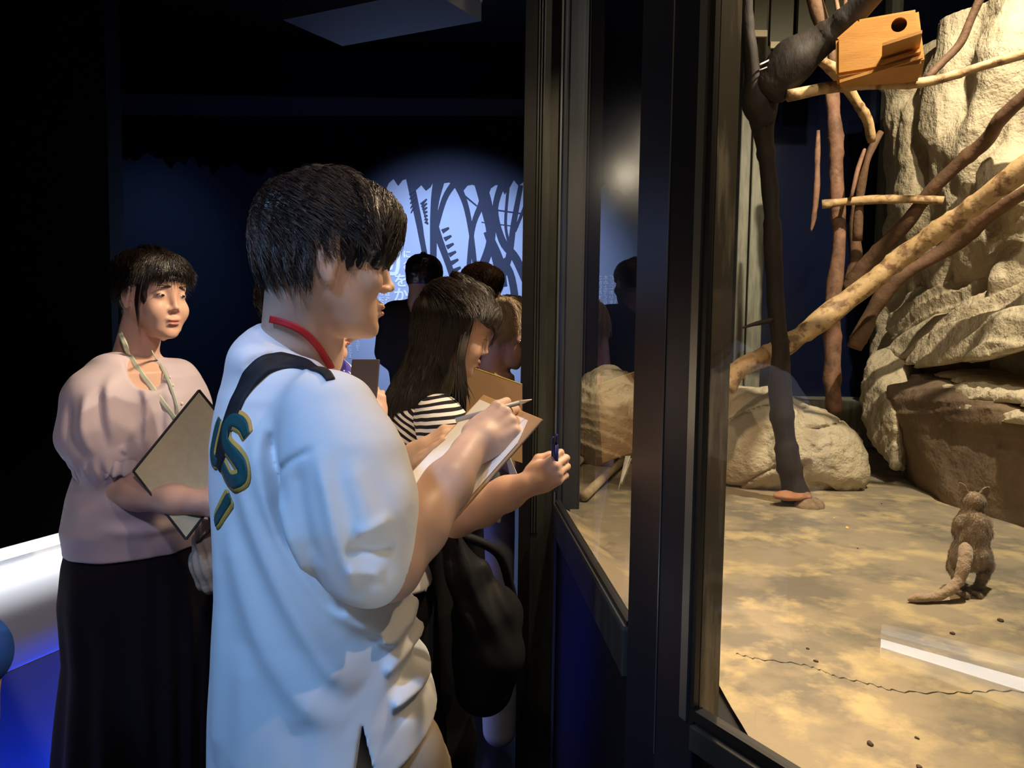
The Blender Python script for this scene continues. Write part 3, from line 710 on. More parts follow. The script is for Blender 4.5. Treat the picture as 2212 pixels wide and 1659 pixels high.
# ------------------------------------------------------------------ branches
wood_t = M('peeled_tan_wood', (.50, .33, .16), .6, .4, var=((.20, .11, .055), 22, .50, .60), var2=((.62, .46, .26), 16, .5, .75), stretch=(1, 1, 1), bump=(45, .5, .006))
wood_b = M('brown_branch_bark', (.17, .095, .055), .7, .3, var=((.09, .05, .03), 8, .4, .7), bump=(50, .6, .006))
wood_r = M('reddish_branch_bark', (.25, .13, .085), .65, .3, var=((.14, .075, .05), 14, .45, .6), var2=((.36, .21, .13), 15, .5, .75), bump=(45, .5, .006))
wood_d = M('shade_dark_bark', (.016, .011, .009), .7, .4, var=((.040, .027, .020), 6, .5, .75), stretch=(2, 2, .7), bump=(28, .4, .008))  # dark bark, deepened so its colour also holds the backlit shade
def branch(name, pts, mat, label, cat='branch', seed=0, n=14, rough=.10, parent=None, step=5, knots=True):
    """pts: (px, py, Y, half width in pixels)"""
    C = catmull([list(A(p[0], p[1], p[2])) + [p[3] / FOC * p[2]] for p in pts], step); rn = random.Random(seed); v = []; up = None
    P = [c[:3] for c in C]; L = 0; m = len(P)
    fr = []
    for i, p in enumerate(P):
        t = P[min(i + 1, m - 1)] - P[max(i - 1, 0)]; t /= np.linalg.norm(t) + 1e-9
        if up is None: up = np.array([0, 1.0, 0.1])
        a = np.cross(up, t); a /= np.linalg.norm(a) + 1e-9; up = np.cross(t, a); fr.append((t, a, up))
        if i: L += np.linalg.norm(p - P[i - 1])
        r = max(C[i][3], .002) * (1 + (.14 * vnoise(np.array([L * 9.]), np.array([seed * 1.]), np.array([0.]), 2)[0] + (.12 if knots and rn.random() < .08 else 0)))
        off = r * .25 * np.array([vnoise(np.array([L * 5.]), np.array([seed * 3.1]), np.array([k_]), 5)[0] for k_ in (0.5, 7.5, 13.5)])
        for k_ in range(n):
            th = 2 * math.pi * k_ / n; q = 1 + rough * vnoise(np.array([math.cos(th) * 1.6]), np.array([math.sin(th) * 1.6 + seed]), np.array([L * 14.]), 9)[0]
            v.append(p + off + r * q * (math.cos(th) * a + math.sin(th) * up))
    f = [(i * n + k_, i * n + (k_ + 1) % n, (i + 1) * n + (k_ + 1) % n, (i + 1) * n + k_) for i in range(m - 1) for k_ in range(n)]
    f += [tuple(range(n))[::-1], tuple((m - 1) * n + k_ for k_ in range(n))]
    o = mesh_from(name, v, f, mat, parent, True)
    if label: tag(o, label, cat)
    return o
# trunk with fork
tr = empty('tree_trunk', AZ(1725, 1075, EF), 'dark bare forked tree trunk standing in front of the boulder', 'tree trunk')
branch('trunk', [(1728, 1082, 3.7, 29), (1712, 1020, 3.7, 26), (1697, 930, 3.7, 23), (1688, 850, 3.68, 22), (1682, 760, 3.64, 20), (1680, 700, 3.62, 19), (1674, 600, 3.6, 19), (1668, 480, 3.56, 18), (1664, 400, 3.54, 18), (1656, 330, 3.5, 20), (1648, 270, 3.46, 25), (1648, 215, 3.42, 30)], wood_d, None, seed=1, n=18, parent=tr, step=8)
branch('fork_branch', [(1655, 262, 3.45, 26), (1632, 215, 3.4, 26), (1622, 130, 3.36, 16), (1612, 40, 3.34, 14), (1600, -90, 3.3, 14)], wood_d, None, seed=2, n=16, parent=tr, step=7)
branch('fork_branch', [(1640, 225, 3.43, 20), (1672, 185, 3.38, 42), (1720, 130, 3.34, 42), (1790, 72, 3.28, 30), (1850, 20, 3.2, 26), (1930, -70, 3.1, 24)], wood_d, None, seed=3, n=16, parent=tr, step=7)
branch('dead_twig', [(1670, 690, 3.6, 6), (1630, 700, 3.56, 4), (1605, 708, 3.53, 2)], wood_d, None, seed=4, parent=tr)
branch('branch', [(1566, 838, 3.75, 22), (1600, 795, 3.78, 21), (1660, 768, 3.84, 21), (1720, 730, 3.9, 21), (1800, 668, 3.95, 24), (1850, 630, 3.95, 22), (1930, 570, 3.9, 21), (2000, 520, 3.8, 21), (2080, 462, 3.65, 21), (2150, 408, 3.5, 22), (2260, 325, 3.3, 23)], wood_t, 'long thick pale peeled branch crossing diagonally behind the dark trunk', seed=5, n=18, step=8)
branch('branch', [(1848, 752, 4.2, 14), (1865, 715, 4.2, 17), (1885, 670, 4.2, 17), (1930, 612, 4.15, 15), (1975, 580, 4.1, 15), (2060, 530, 4.0, 17), (2140, 465, 3.8, 16), (2260, 392, 3.5, 16)], wood_b, 'curved brown branch hanging under the long pale branch', seed=6, n=14, step=8)
branch('branch', [(1828, 625, 4.6, 17), (1880, 560, 4.5, 17), (1960, 480, 4.3, 15), (2010, 410, 4.15, 14), (2080, 345, 4.0, 15), (2135, 300, 3.85, 14), (2168, 252, 3.7, 15), (2260, 165, 3.5, 14)], wood_b, 'dark brown branch rising diagonally in front of the rock wall', seed=7, n=14, step=8)
branch('branch', [(1700, 205, 3.32, 11), (1780, 192, 3.32, 12), (1860, 183, 3.3, 11), (1960, 180, 3.28, 10), (2040, 166, 3.25, 10), (2130, 140, 3.2, 10), (2260, 102, 3.1, 11)], wood_t, 'long slender pale branch lying nearly level below the nest box', seed=8, n=14, step=8)
branch('upright_pole', [(1798, 890, 4.5, 17), (1800, 760, 4.5, 17), (1798, 640, 4.5, 16), (1812, 520, 4.5, 15), (1808, 400, 4.5, 14), (1802, 300, 4.5, 15), (1798, 198, 4.5, 14)], wood_r, 'reddish upright pole behind the long pale branch', 'pole', seed=9, n=14, step=8)
branch('branch', [(1776, 440, 4.4, 9), (1830, 434, 4.35, 9), (1880, 430, 4.3, 10), (1960, 430, 4.2, 9), (2038, 432, 4.1, 8)], wood_t, 'short level perch crossing the reddish pole', seed=10)
branch('branch', [(1767, 282, 4.45, 3), (1765, 330, 4.45, 6), (1764, 400, 4.45, 6), (1758, 470, 4.45, 5), (1752, 500, 4.45, 2)], wood_r, 'thin red upright stick left of the reddish pole', seed=11)
branch('branch', [(1768, 128, 3.5, 9), (1800, 152, 3.55, 12), (1830, 190, 3.6, 12), (1852, 225, 3.62, 11), (1874, 262, 3.65, 10), (1882, 308, 3.68, 8)], wood_t, 'bent pale branch dropping below the corner of the nest box', seed=12)
branch('branch', [(1838, 425, 4.3, 4), (1852, 370, 4.3, 5), (1866, 328, 4.3, 4), (1870, 322, 4.3, 2)], wood_r, 'thin hooked reddish twig above the level perch', seed=13)
branch('branch', [(1852, 520, 4.4, 9), (1858, 420, 4.35, 9), (1872, 350, 4.3, 7), (1888, 310, 4.3, 8), (1903, 285, 4.3, 6)], wood_b, 'brown twig rising behind the level perch', seed=14)
branch('branch', [(2000, 172, 3.5, 7), (2030, 140, 3.5, 8), (2072, 95, 3.48, 9), (2098, 40, 3.45, 9), (2135, -40, 3.4, 9)], wood_b, 'brown branch rising right of the nest box', seed=15)
branch('branch', [(2100, 110, 4.2, 5), (2125, 80, 4.15, 6), (2150, 40, 4.1, 6), (2195, -30, 4.0, 6)], wood_b, 'thin dark streak modelled as a branch, standing in for a shadow on the rock wall, upper right', seed=16)  # dark tube standing in for a shadow cast on the rock wall
branch('branch', [(1750, -40, 3.9, 16), (1768, 30, 3.9, 15), (1790, 85, 3.9, 9), (1800, 140, 3.9, 8)], wood_b, 'forked brown branch behind the dark log at the top', seed=17)
branch('branch', [(1800, -30, 3.8, 4), (1812, 30, 3.8, 5), (1825, 60, 3.8, 4)], wood_r, 'thin twig left of the nest box, left of two', seed=18)
branch('branch', [(1830, -30, 3.85, 4), (1824, 20, 3.85, 4), (1818, 60, 3.85, 4)], wood_b, 'thin twig left of the nest box, right of two', seed=19)
branch('branch', [(1830, 640, 4.62, 14), (1850, 560, 4.62, 13), (1846, 480, 4.62, 11), (1848, 440, 4.6, 9)], wood_b, 'dark stem leaning on the reddish pole', seed=20)
cab = MB().tube(catmull([A(*p) for p in ((1641, 140, 3.3), (1680, 122, 3.35), (1720, 112, 3.4), (1755, 106, 3.42))], 6), .004, 8).build('cable', M('white_cable', (.75, .73, .68), .4), None, True); tag(cab, 'white cable strung behind the fork of the dark trunk', 'cable')
cab2 = MB().tube(catmull([A(*p) for p in ((1640, 152, 3.3), (1690, 132, 3.35), (1725, 118, 3.4), (1755, 110, 3.42))], 6), .003, 8).build('cable', M('grey_cable', (.4, .38, .33), .4), None, True); tag(cab2, 'thinner grey cable just below the white cable', 'cable')

# ------------------------------------------------------------------ nest box
from mathutils.geometry import tessellate_polygon
box_m = M('orange_plywood', (.56, .27, .065), .5, .4, var=((.46, .20, .045), 5, .45, .7), stretch=(1, 1, 5), bump=(60, .2, .002))
box_d = M('plywood_edge', (.5, .24, .06), .6, .3)
hole_m = M('dark_inside', (.012, .008, .006), .9)
nb = empty('nest_box', A(1900, 150, 3.35), 'orange plywood nest box with round hole and small porch', 'nest box')
o0 = A(1812, 157, 3.15); e1 = A(1990, 128, 3.02) - o0; e1[2] = 0; e1 /= np.linalg.norm(e1); e3 = np.array([0, 0, 1.0]); e2 = np.cross(e3, e1)  # e2 away
bz = [A(1812, 157, 3.15), A(1990, 128, 3.02), A(1978, 22, 3.02), A(1856, 46, 3.12), A(1812, 84, 3.15)]
bz = [o0 + e1 * ((p - o0) @ e1) + e3 * ((p - o0) @ e3) for p in bz]
hc = A(1942, 54, 3.06); hc = o0 + e1 * ((hc - o0) @ e1) + e3 * ((hc - o0) @ e3); hr = .0285
circ = [hc + hr * (math.cos(t * math.pi / 12) * e1 + math.sin(t * math.pi / 12) * e3) for t in range(24)]
tris = tessellate_polygon([[Vector(p) for p in bz], [Vector(p) for p in circ]]); allp = bz + circ; nA = len(allp)
dv = allp + [p + e2 * .012 for p in allp]; fc = [tuple(t) for t in tris] + [tuple(i + nA for i in t)[::-1] for t in tris]
for lo_, m_ in ((0, 5), (5, 24)):
    fc += [(lo_ + i, lo_ + (i + 1) % m_, nA + lo_ + (i + 1) % m_, nA + lo_ + i) for i in range(m_)]
mesh_from('front_board', dv, fc, box_m, nb)
D = .24
def plate(a, b, name, mat=box_m, d0=.012, d1=D, t=.012, inset=0):
    nrm = np.cross(b - a, e2); nrm /= np.linalg.norm(nrm)
    MB().slab([a + e2 * d0, b + e2 * d0, b + e2 * d1, a + e2 * d1], nrm, t).build(name, mat, nb)
plate(bz[0], bz[1], 'floor_board'); plate(bz[1], bz[2], 'side_board'); plate(bz[2], bz[3], 'roof_board'); plate(bz[3], bz[4], 'roof_board'); plate(bz[4], bz[0], 'side_board')
MB().slab([p + e2 * D for p in bz], e2, -.012).build('back_board', box_m, nb)
def onb(px, py): 
    p = A(px, py, 3.06); return o0 + e1 * ((p - o0) @ e1) + e3 * ((p - o0) @ e3)
pa, pb = onb(1905, 117), onb(1986, 103)
MB().slab([pa, pb, pb - e2 * .15, pa - e2 * .15], e3, .012).build('porch_board', box_m, nb)
pa, pb = onb(1903, 131), onb(1988, 117)
MB().slab([pa, pb, pb - e2 * .025, pa - e2 * .025], e3, .012).build('perch_ledge', box_m, nb)
MB().slab([onb(1812, 158) , onb(1992, 129), onb(1992, 129) - e2 * .012, onb(1812, 158) - e2 * .012], e3, .012).build('base_strip', box_d, nb)

# ------------------------------------------------------------------ the animal
fur = M('grey_brown_fur', (.36, .27, .18), .85, .2, var=((.22, .155, .10), 30, .4, .65), var2=((.48, .38, .27), 55, .5, .7), bump=(240, .8, .004), sheen=.3)
fur_t = M('tail_fur', (.38, .28, .20), .85, .2, var=((.36, .28, .19), 40, .5, .7), bump=(240, .7, .004), sheen=.3)
ya = 2.42
an = empty('small_animal', AZ(2105, 1283, EF), 'small grey-brown furry animal with long tail standing upright, seen from behind', 'animal')
px2m = lambda r: r / FOC * ya
def a_(x, y, dy=0): return A(x, y, ya + dy)
S = Shape()
S.u(ell(a_(2100, 1148), (px2m(33), .055, px2m(44))), .02)             # ribs
S.u(ell(a_(2096, 1196, -.005), (px2m(37), .06, px2m(36))), .025)      # hips
S.chain([(a_(2100, 1120), px2m(27)), (a_(2100, 1100, .01), px2m(19))], .02)
S.u(ell(a_(2101, 1082, .015), (px2m(24), .042, px2m(20))), .012)      # head
S.u(rc(a_(2104, 1086, .04), a_(2112, 1094, .075), .016, .009), .012)  # muzzle, turned away
# hind legs: thigh forward (away), hock back
for sx, pts in ((0, [(2078, 1200, .0, 22), (2064, 1222, .035, 16), (2070, 1248, -.012, 9), (2082, 1272, .012, 7)]), (1, [(2116, 1195, .0, 23), (2126, 1218, .035, 17), (2124, 1244, -.012, 9), (2112, 1272, .012, 8)])):
    S.chain([(a_(x, y, d), px2m(r)) for x, y, d, r in pts], .012)
    fx, fy = pts[-1][:2]; p0 = AZ(fx, fy + 12, EF + .008); S.u(rc(p0 + np.array([0, -.01, 0]), p0 + np.array([-.004, .04, -.001]), .009, .008), .008)
# arms held in front
S.chain([(a_(2126, 1130), px2m(13)), (a_(2132, 1152, .03), px2m(10)), (a_(2122, 1168, .06), px2m(7))], .012)
S.chain([(a_(2074, 1130), px2m(13)), (a_(2070, 1152, .03), px2m(10)), (a_(2080, 1168, .06), px2m(7))], .012)
S.build('body', .0028, fur, an, lambda x, y, z: -.0035 * fbm(x, y, z * .5, 60, 2, 3), .02)
for nm, tip, root in (('ear', (2073, 1036), (2086, 1072)), ('ear', (2145, 1047), (2119, 1075))):
    t_ = a_(*tip); r_ = a_(*root, .012); mid_ = (t_ + r_) / 2
    S = Shape(); d = t_ - r_; S.u(rc(r_, mid_, .016, .014), .006); S.u(rc(mid_, t_, .014, .003), .004)
    S.i(lambda X, Y, Z: (np.abs(Y - (r_[1] + .002)) - .006) + 0 * X + 0 * Z, .003)
    S.build(nm, .0015, fur, an)
S = Shape(); tl = [(2086, 1184, -.05, 12), (2086, 1200, -.07, 13), (2082, 1225, -.085, 12), (2072, 1252, -.09, 11), (2052, 1275, -.10, 10), (2020, 1290, -.10, 9), (1985, 1302, -.11, 8), (1962, 1308, -.11, 4)]
tp = catmull([list(a_(x, y, d)) + [px2m(r)] for x, y, d, r in tl], 4)
for p in tp: p[2] = max(p[2], EF + p[3])
S.chain([(p[:3], p[3]) for p in tp], .004)
S.build('tail', .0028, fur_t, an, lambda x, y, z: -.003 * fbm(x, y, z, 60, 2, 8), .02)
# fur strands on the body
def strands(name, target, n, length, rad, mat, parent, flow, seed=0, region=None, lift=.35, segs=4, jitter=.25, inward=0.0, flow_n=0):
    me = target.data; rn = np.random.RandomState(seed); M4 = Matrix.Identity(4); q = target
    while q is not None: M4 = q.matrix_basis @ M4; q = q.parent
    M4 = np.array(M4)
    nv = len(me.vertices); co = np.empty(nv * 3, np.float32); me.vertices.foreach_get('co', co); co = co.reshape(-1, 3) @ M4[:3, :3].T + M4[:3, 3]
    no = np.empty(nv * 3, np.float32); me.vertices.foreach_get('normal', no); no = no.reshape(-1, 3)
    if me.vertices and (np.einsum('ij,ij->i', co - co.mean(0), no).mean() < 0): no = -no
    idx = np.arange(nv)
    if region is not None: idx = idx[region(co[:, 0], co[:, 1], co[:, 2])]
    if len(idx) == 0: return None
    pick = rn.choice(idx, n); P = co[pick] + rn.normal(0, .001, (n, 3)); Nn = no[pick]
    bv = bvh_of(target); V_ = []; F_ = []
    fl = flow(P); fl = fl + rn.normal(0, jitter, fl.shape); fl = fl - Nn * np.einsum('ij,ij->i', fl, Nn)[:, None] * (1 - flow_n); fl /= np.linalg.norm(fl, axis=1)[:, None] + 1e-9
    Ls = length * rn.uniform(.5, 1.1, n); step = Ls / segs
    p = P.copy(); tr_ = [p - Nn * rad]; d = fl + Nn * lift; d /= np.linalg.norm(d, axis=1)[:, None]
    for s_ in range(segs):
        p = p + d * step[:, None]; tr_.append(p)
        f2 = flow(p); d = d * .6 + .5 * f2 / (np.linalg.norm(f2, axis=1)[:, None] + 1e-9) - Nn * .08 * s_ + rn.normal(0, jitter * .25, d.shape); d /= np.linalg.norm(d, axis=1)[:, None]
    T = np.stack(tr_, 1)                                   # n, segs+1, 3
    ax_ = T[:, 1] - T[:, 0]; ax_ /= np.linalg.norm(ax_, axis=1)[:, None]; s1 = np.cross(ax_, Nn); s1 /= np.linalg.norm(s1, axis=1)[:, None] + 1e-9; s2 = np.cross(s1, ax_)
    vs = []
    for j in range(segs + 1):
        r = rad * (1 - (j / segs) ** 2) + rad * .08
        for a0 in (0, 2.09, 4.19): vs.append(T[:, j] + r * (math.cos(a0) * s1 + math.sin(a0) * s2))
    Vv = np.stack(vs, 1).reshape(-1, 3); per = (segs + 1) * 3
    base = np.arange(n)[:, None, None] * per; quad = []
    for j in range(segs):
        for k_ in range(3): quad.append([j * 3 + k_, j * 3 + (k_ + 1) % 3, (j + 1) * 3 + (k_ + 1) % 3, (j + 1) * 3 + k_])
    Q = (base + np.array(quad)[None]).reshape(-1, 4)
    m2 = bpy.data.meshes.new(name); m2.vertices.add(len(Vv)); m2.vertices.foreach_set('co', Vv.astype(np.float32).ravel())
    m2.loops.add(Q.size); m2.loops.foreach_set('vertex_index', Q.astype(np.int32).ravel()); m2.polygons.add(len(Q))
    m2.polygons.foreach_set('loop_start', np.arange(0, Q.size, 4, dtype=np.int32)); m2.polygons.foreach_set('use_smooth', np.ones(len(Q), bool)); m2.update(calc_edges=True)
    return link(name, m2, mat, parent)
down = lambda p: np.tile(np.array([[0, -.1, -1.0]], np.float32), (len(p), 1))
strands('fur', [c for c in an.children if c.name.startswith('body')][0], 9000, .014, .0005, fur, an, down, 3, None, .5, 3, .3)

# ------------------------------------------------------------------ added glowing panel, unseen, made for the streak mirrored in the near pane
ip = [(-.085, 1.09), (.0, 1.11), (.22, .74), (-.0, .70)]
li = empty('streak_panel', (.05, .9, Z0), 'unseen added glowing panel made for the bright streak mirrored in the near pane', 'added glowing panel')
def mir(px, py, z):
    a = G1 + ni * .006; p = AZ(px, py, z); d = (p[:2] - a) @ ni; m = p[:2] - 2 * d * ni; return np.array([m[0], m[1], z])
zi = .80
def mq(*pp, z=zi): return [mir(*p_, z) for p_ in pp]
lums = [M('streak_glow', (.9, .9, .9), .4, emit=((.95, .97, 1.0), e_)) for e_ in (2.0, 12.0, 2.6, 1.1)]
MB().slab(mq((1903, 1402), (2330, 1560), (2330, 1470), (1903, 1366)), (0, 0, 1), .02).build('glowing_face', lums[3], li)
MB().slab(mq((1903, 1396), (2330, 1528), (2330, 1498), (1903, 1380), z=zi + .002), (0, 0, 1), .02).build('bright_streak', lums[1], li)
MB().slab(mq((1903, 1366), (2330, 1476), (2330, 1468), (1903, 1361), z=zi + .002), (0, 0, 1), .02).build('glowing_strip', lums[2], li)
MB().slab(mq((1905, 1356), (2330, 1462), (2330, 1444), (1905, 1347), z=zi + .002), (0, 0, 1), .02).build('glowing_strip', lums[3], li)
MB().box((.02, .80, Z0), (.06, .84, .78)).build('stand', black, li)

# bring the exhibit to its real size (about the eye point), mesh by mesh
SM = Matrix.Translation((0, 0, 1.5)) @ Matrix.Scale(KS, 4) @ Matrix.Translation((0, 0, -1.5))
EXO = [o for o in bpy.data.objects if o not in HALL]
for o in EXO:
    if o.type == 'MESH': o.data.transform(SM)
    for md in o.modifiers:
        if md.type == 'BEVEL': md.width *= KS
for o in EXO:
    if o.type == 'EMPTY': o.location = SM @ o.location
for o in EXO:
    if o.parent is not None and o.type == 'MESH':
        pm = Matrix.Identity(4); q = o.parent
        while q is not None: pm = q.matrix_basis @ pm; q = q.parent
        o.matrix_basis = pm.inverted()
# ------------------------------------------------------------------ people
skin = M('skin', (.60, .40, .30), .48, .4, sss=.12, var=((.54, .33, .24), 9, .45, .75), bump=(400, .06, .001))
skin_p = M('pale_skin', (.70, .45, .34), .46, .4, sss=.12, var=((.66, .39, .30), 9, .45, .75))
lip_m = M('lips', (.52, .20, .16), .35, .5, sss=.1); lip_r = M('red_lips', (.62, .12, .09), .35, .5)
hair_k = M('black_hair', (.015, .010, .008), .34, .8, bump=(350, .3, .002)); hair_b = M('brown_hair', (.10, .055, .03), .38, .6, bump=(350, .3, .002))
hair_l = M('light_brown_hair', (.60, .45, .28), .42, .6, bump=(350, .3, .002))
eye_w = M('eye_white', (.7, .68, .66), .2); eye_k = M('dark_iris', (.02, .012, .008), .1)
nail_m = M('fingernail', (.78, .55, .48), .25, .5)

HZ = np.array([-.125, -.118, -.115, -.108, -.095, -.080, -.065, -.045, -.025, 0, .018, .035, .06, .085, .1, .11, .1165], np.float32)
HF = np.array([.045, .052, .068, .0765, .0815, .082, .081, .0775, .0775, .0805, .0865, .0885, .083, .066, .048, .025, -.005], np.float32)
HB = np.array([.040, .040, .030, .018, .004, -.010, -.030, -.062, -.090, -.102, -.106, -.107, -.104, -.093, -.078, -.058, -.030], np.float32)
HW = np.array([.004, .010, .019, .031, .044, .0515, .058, .064, .068, .072, .0735, .0745, .073, .064, .051, .034, .005], np.float32)
def head_prim(fr, grow=0.0):
    def fn(X, Y, Z):
        x, y, z = fr.loc(X, Y, Z)
        f = np.interp(z, HZ, HF).astype(np.float32); b = np.interp(z, HZ, HB).astype(np.float32); w = np.maximum(np.interp(z, HZ, HW).astype(np.float32), .002)
        c = (f + b) / 2; a = np.maximum((f - b) / 2, .002); u = (x - c) / a
        g = (np.abs(u) ** 2.25 + np.abs(y / w) ** 2.25) ** (1 / 2.25)
        d = (g - 1) * np.minimum(a, w) * .9
        o = np.maximum(z - HZ[-1], HZ[0] - z)
        return (np.maximum(d, o) - grow) * fr.sc
    r = (.135 + grow) * fr.sc
    c = fr.to((-.01, 0, 0))
    return fn, c - r, c + r

def head_shape(S, fr, neck_to, nr=.052, nr2=.06, female=False):
    s = fr.sc; L = lambda x, y, z: fr.to((x, y, z))
    S.u(head_prim(fr), .012)
    S.u(ell((-.012, 0, .035), (.092, .073, .078), None, fr), .01)
    nf_ = .82 if female else 1.0
    S.u(rc(L(.0765, 0, .012), L(.0950 - (.003 if female else 0), 0, -.031), .0085 * s * nf_, .0078 * s * nf_), .016 * s)      # nose
    S.u(ell((.0975 - (.004 if female else 0), 0, -.0335), (.0085 * nf_, .0095 * nf_, .0072 * nf_), None, fr), .006 * s)
    for y in (-1, 1):
        S.u(ell((.090 - (.004 if female else 0), y * .0115 * nf_, -.038), (.0090 * nf_, .0062 * nf_, .0062 * nf_), None, fr), .004 * s)
        S.c(ell((.094 - (.004 if female else 0), y * .0066, -.0440), (.005, .0030, .0024), None, fr), .002)
        if not female: S.u(ell((.082, y * .030, .019), (.008, .020, .006), None, fr), .008 * s)       # brow ridge
        S.c(ell((.094, y * .033, .001), (.012, .016, .009), None, fr), .010 * s)       # socket
        S.u(ell((.0700, y * .030, -.001), (.0125, .0140, .0105), None, fr), .003 * s)  # lid over the eyeball
        S.u(ell((.062, y * .036, -.042) if female else (.062, y * .040, -.030), (.019, .022, .022) if female else (.017, .018, .015), None, fr), .025 * s)       # cheek
        ex = .004; R = fr.R                                                          # ear
        S.u(ell((-.004, y * .0765, -.008), (.0165, .0075, .029), None, fr), .005 * s)
        S.c(ell((.000, y * .0835, -.004), (.0095, .0065, .018), None, fr), .004 * s)
        S.u(ell((.007, y * .0770, -.012), (.005, .005, .009), None, fr), .004 * s)
        S.u(ell((.000, y * .0745, -.034), (.009, .006, .009), None, fr), .005 * s)
    S.u(ell((.0830, 0, -.0635), (.0085, .021, .0065), None, fr), .006 * s)             # mouth area
    S.u(ell((.0825, 0, -.0765), (.0075, .018, .0055), None, fr), .005 * s)
    S.c(ell((.095, 0, -.0705), (.0075, .024, .0016), None, fr), .0025 * s)
    S.c(ell((.090, 0, -.088), (.006, .018, .004), None, fr), .006 * s)
    S.u(ell((.0715, 0, -.102), (.0125, .019, .0135), None, fr), .012 * s)              # chin
    S.u(rc(L(-.030, 0, -.045), V(neck_to), nr, nr2), .022)
    return S

def face_details(par, fr, lip=lip_m, brow=True, open_=.5, hair=hair_k):
    s = fr.sc
    S = Shape(); S.u(ell((.0878, 0, -.0655), (.0046, .0165, .0034), None, fr), .002); S.u(ell((.0872, 0, -.0755), (.0046, .0150, .0040), None, fr), .002)
    S.build('lips', .0012, lip, par)
    for y in (-1, 1):
        e = MB(); c = np.array([.0712, y * .030, -.0015])
        o = empty_ = None
        S = Shape(); S.u(ell((.0722, y * .030, -.002), (.0118, .0118, .0060 * (.6 + open_)), None, fr), 0); ew = S.build('eye', .0015, eye_w, par)
        S = Shape(); S.u(ell((.0795, y * .0305, -.002), (.0058, .0058, .0050 * min(1, max(.2, .65 + open_))), None, fr), 0); S.build('iris', .0010, eye_k, ew)
        pts = [fr.to((.0795 - .0045 * abs(t) ** 2, y * (.030 + .0145 * t), .0038 * (.6 + open_) - .004 * t * t)) for t in np.linspace(-1, 1, 7)]
        MB().tube(pts, [.0004, .0009, .0012, .0013, .0013, .0011, .0006], 6).build('eyelashes', hair, par, True)
        if brow:
            pts = [fr.to((.0905 - .010 * max(t, 0) ** 2 - .002, y * (.030 + .018 * t), .021 + .003 * (1 - t * t))) for t in np.linspace(-1, 1, 7)]
            MB().tube(pts, [.0008, .0018, .0022, .0022, .0018, .0013, .0006], 6).build('eyebrow', hair, par, True)

def fingers(S, fr, curls, spread=.06, thumb=None, w=1.0, k=.004):
    """hand in frame fr: x to the fingertips, y to the thumb side, z out of the back of the hand"""
    s = fr.sc; L = lambda p: fr.to(p)
    S.u(ell((.046, 0, -.002), (.052, .040 * w, .0145), None, fr), .01); S.u(rc(L((-.01, 0, 0)), L((.03, 0, 0)), .024 * s, .024 * s), .015)
    S.u(ell((.035, .022, -.010), (.030, .017, .014), None, fr), .01); S.u(ell((.030, -.022, -.008), (.034, .014, .013), None, fr), .01)
    tips = []
    for i, (ry, rx, seg) in enumerate(((.0285, .086, (.042, .026, .021)), (.0095, .090, (.046, .029, .022)), (-.0100, .086, (.042, .027, .021)), (-.0275, .078, (.034, .021, .019)))):
        p = np.array([rx, ry * w, .002]); a = 0; r0 = (.0092, .0094, .0090, .0080)[i]
        S.u(rc(L((.05, ry * .75 * w, .002)), L(p), .009 * s, r0 * s * 1.05), .008)
        for j, l_ in enumerate(seg):
            a += curls[i][j]; d = np.array([math.cos(a) * math.cos(spread * (1.5 - i)), math.sin(spread * (1.5 - i)) * math.cos(a), -math.sin(a)])
            q = p + d * l_; S.u(rc(L(p), L(q), (r0 - .0006 * j) * s, (r0 - .0006 * (j + 1)) * s), .003 if j else k); p = q
        tips.append((L(p), fr.R @ V(d), fr.R @ V([math.sin(a), 0, math.cos(a)])))
    t = thumb or [(.022, .030, -.008), (.050, .050, -.022), (.078, .046, -.034), (.098, .036, -.040)]
    for (p, q, r1, r2) in zip(t[:-1], t[1:], (.0125, .0108, .0098), (.0108, .0098, .0086)): S.u(rc(L(p), L(q), r1 * s, r2 * s), .006)
    return tips

def nails(par, tips, n=4, r=.0062):
    for p, d, up in tips[:n]:
        S = Shape(); R = np.stack([d, np.cross(up, d), up], 1); S.u(ell(p + up * .0050 + d * .0005, (r, r * .8, .0028), R), 0); S.build('fingernail', .0012, nail_m, par)

def pxloft(rows, Y, yaw, ratio, ex=2.2, cy=None, yk=None):
    """rows (py, xl, xr) of the outline at distance Y -> horizontal slices facing yaw; ratio = width / depth"""
    lv = []
    for i, (py, xl, xr) in enumerate(rows):
        y = Y if not hasattr(Y, '__len__') else Y[i]
        l, r = A(xl, py, y), A(xr, py, y); ext = (r[0] - l[0]) / 2
        a = ext / math.sqrt(math.cos(yaw) ** 2 + (ratio * math.sin(yaw)) ** 2)
        lv.append(((l[2] + r[2]) / 2, (l[0] + r[0]) / 2, y, a, a * ratio))
    return loft(lv, yaw, ex)

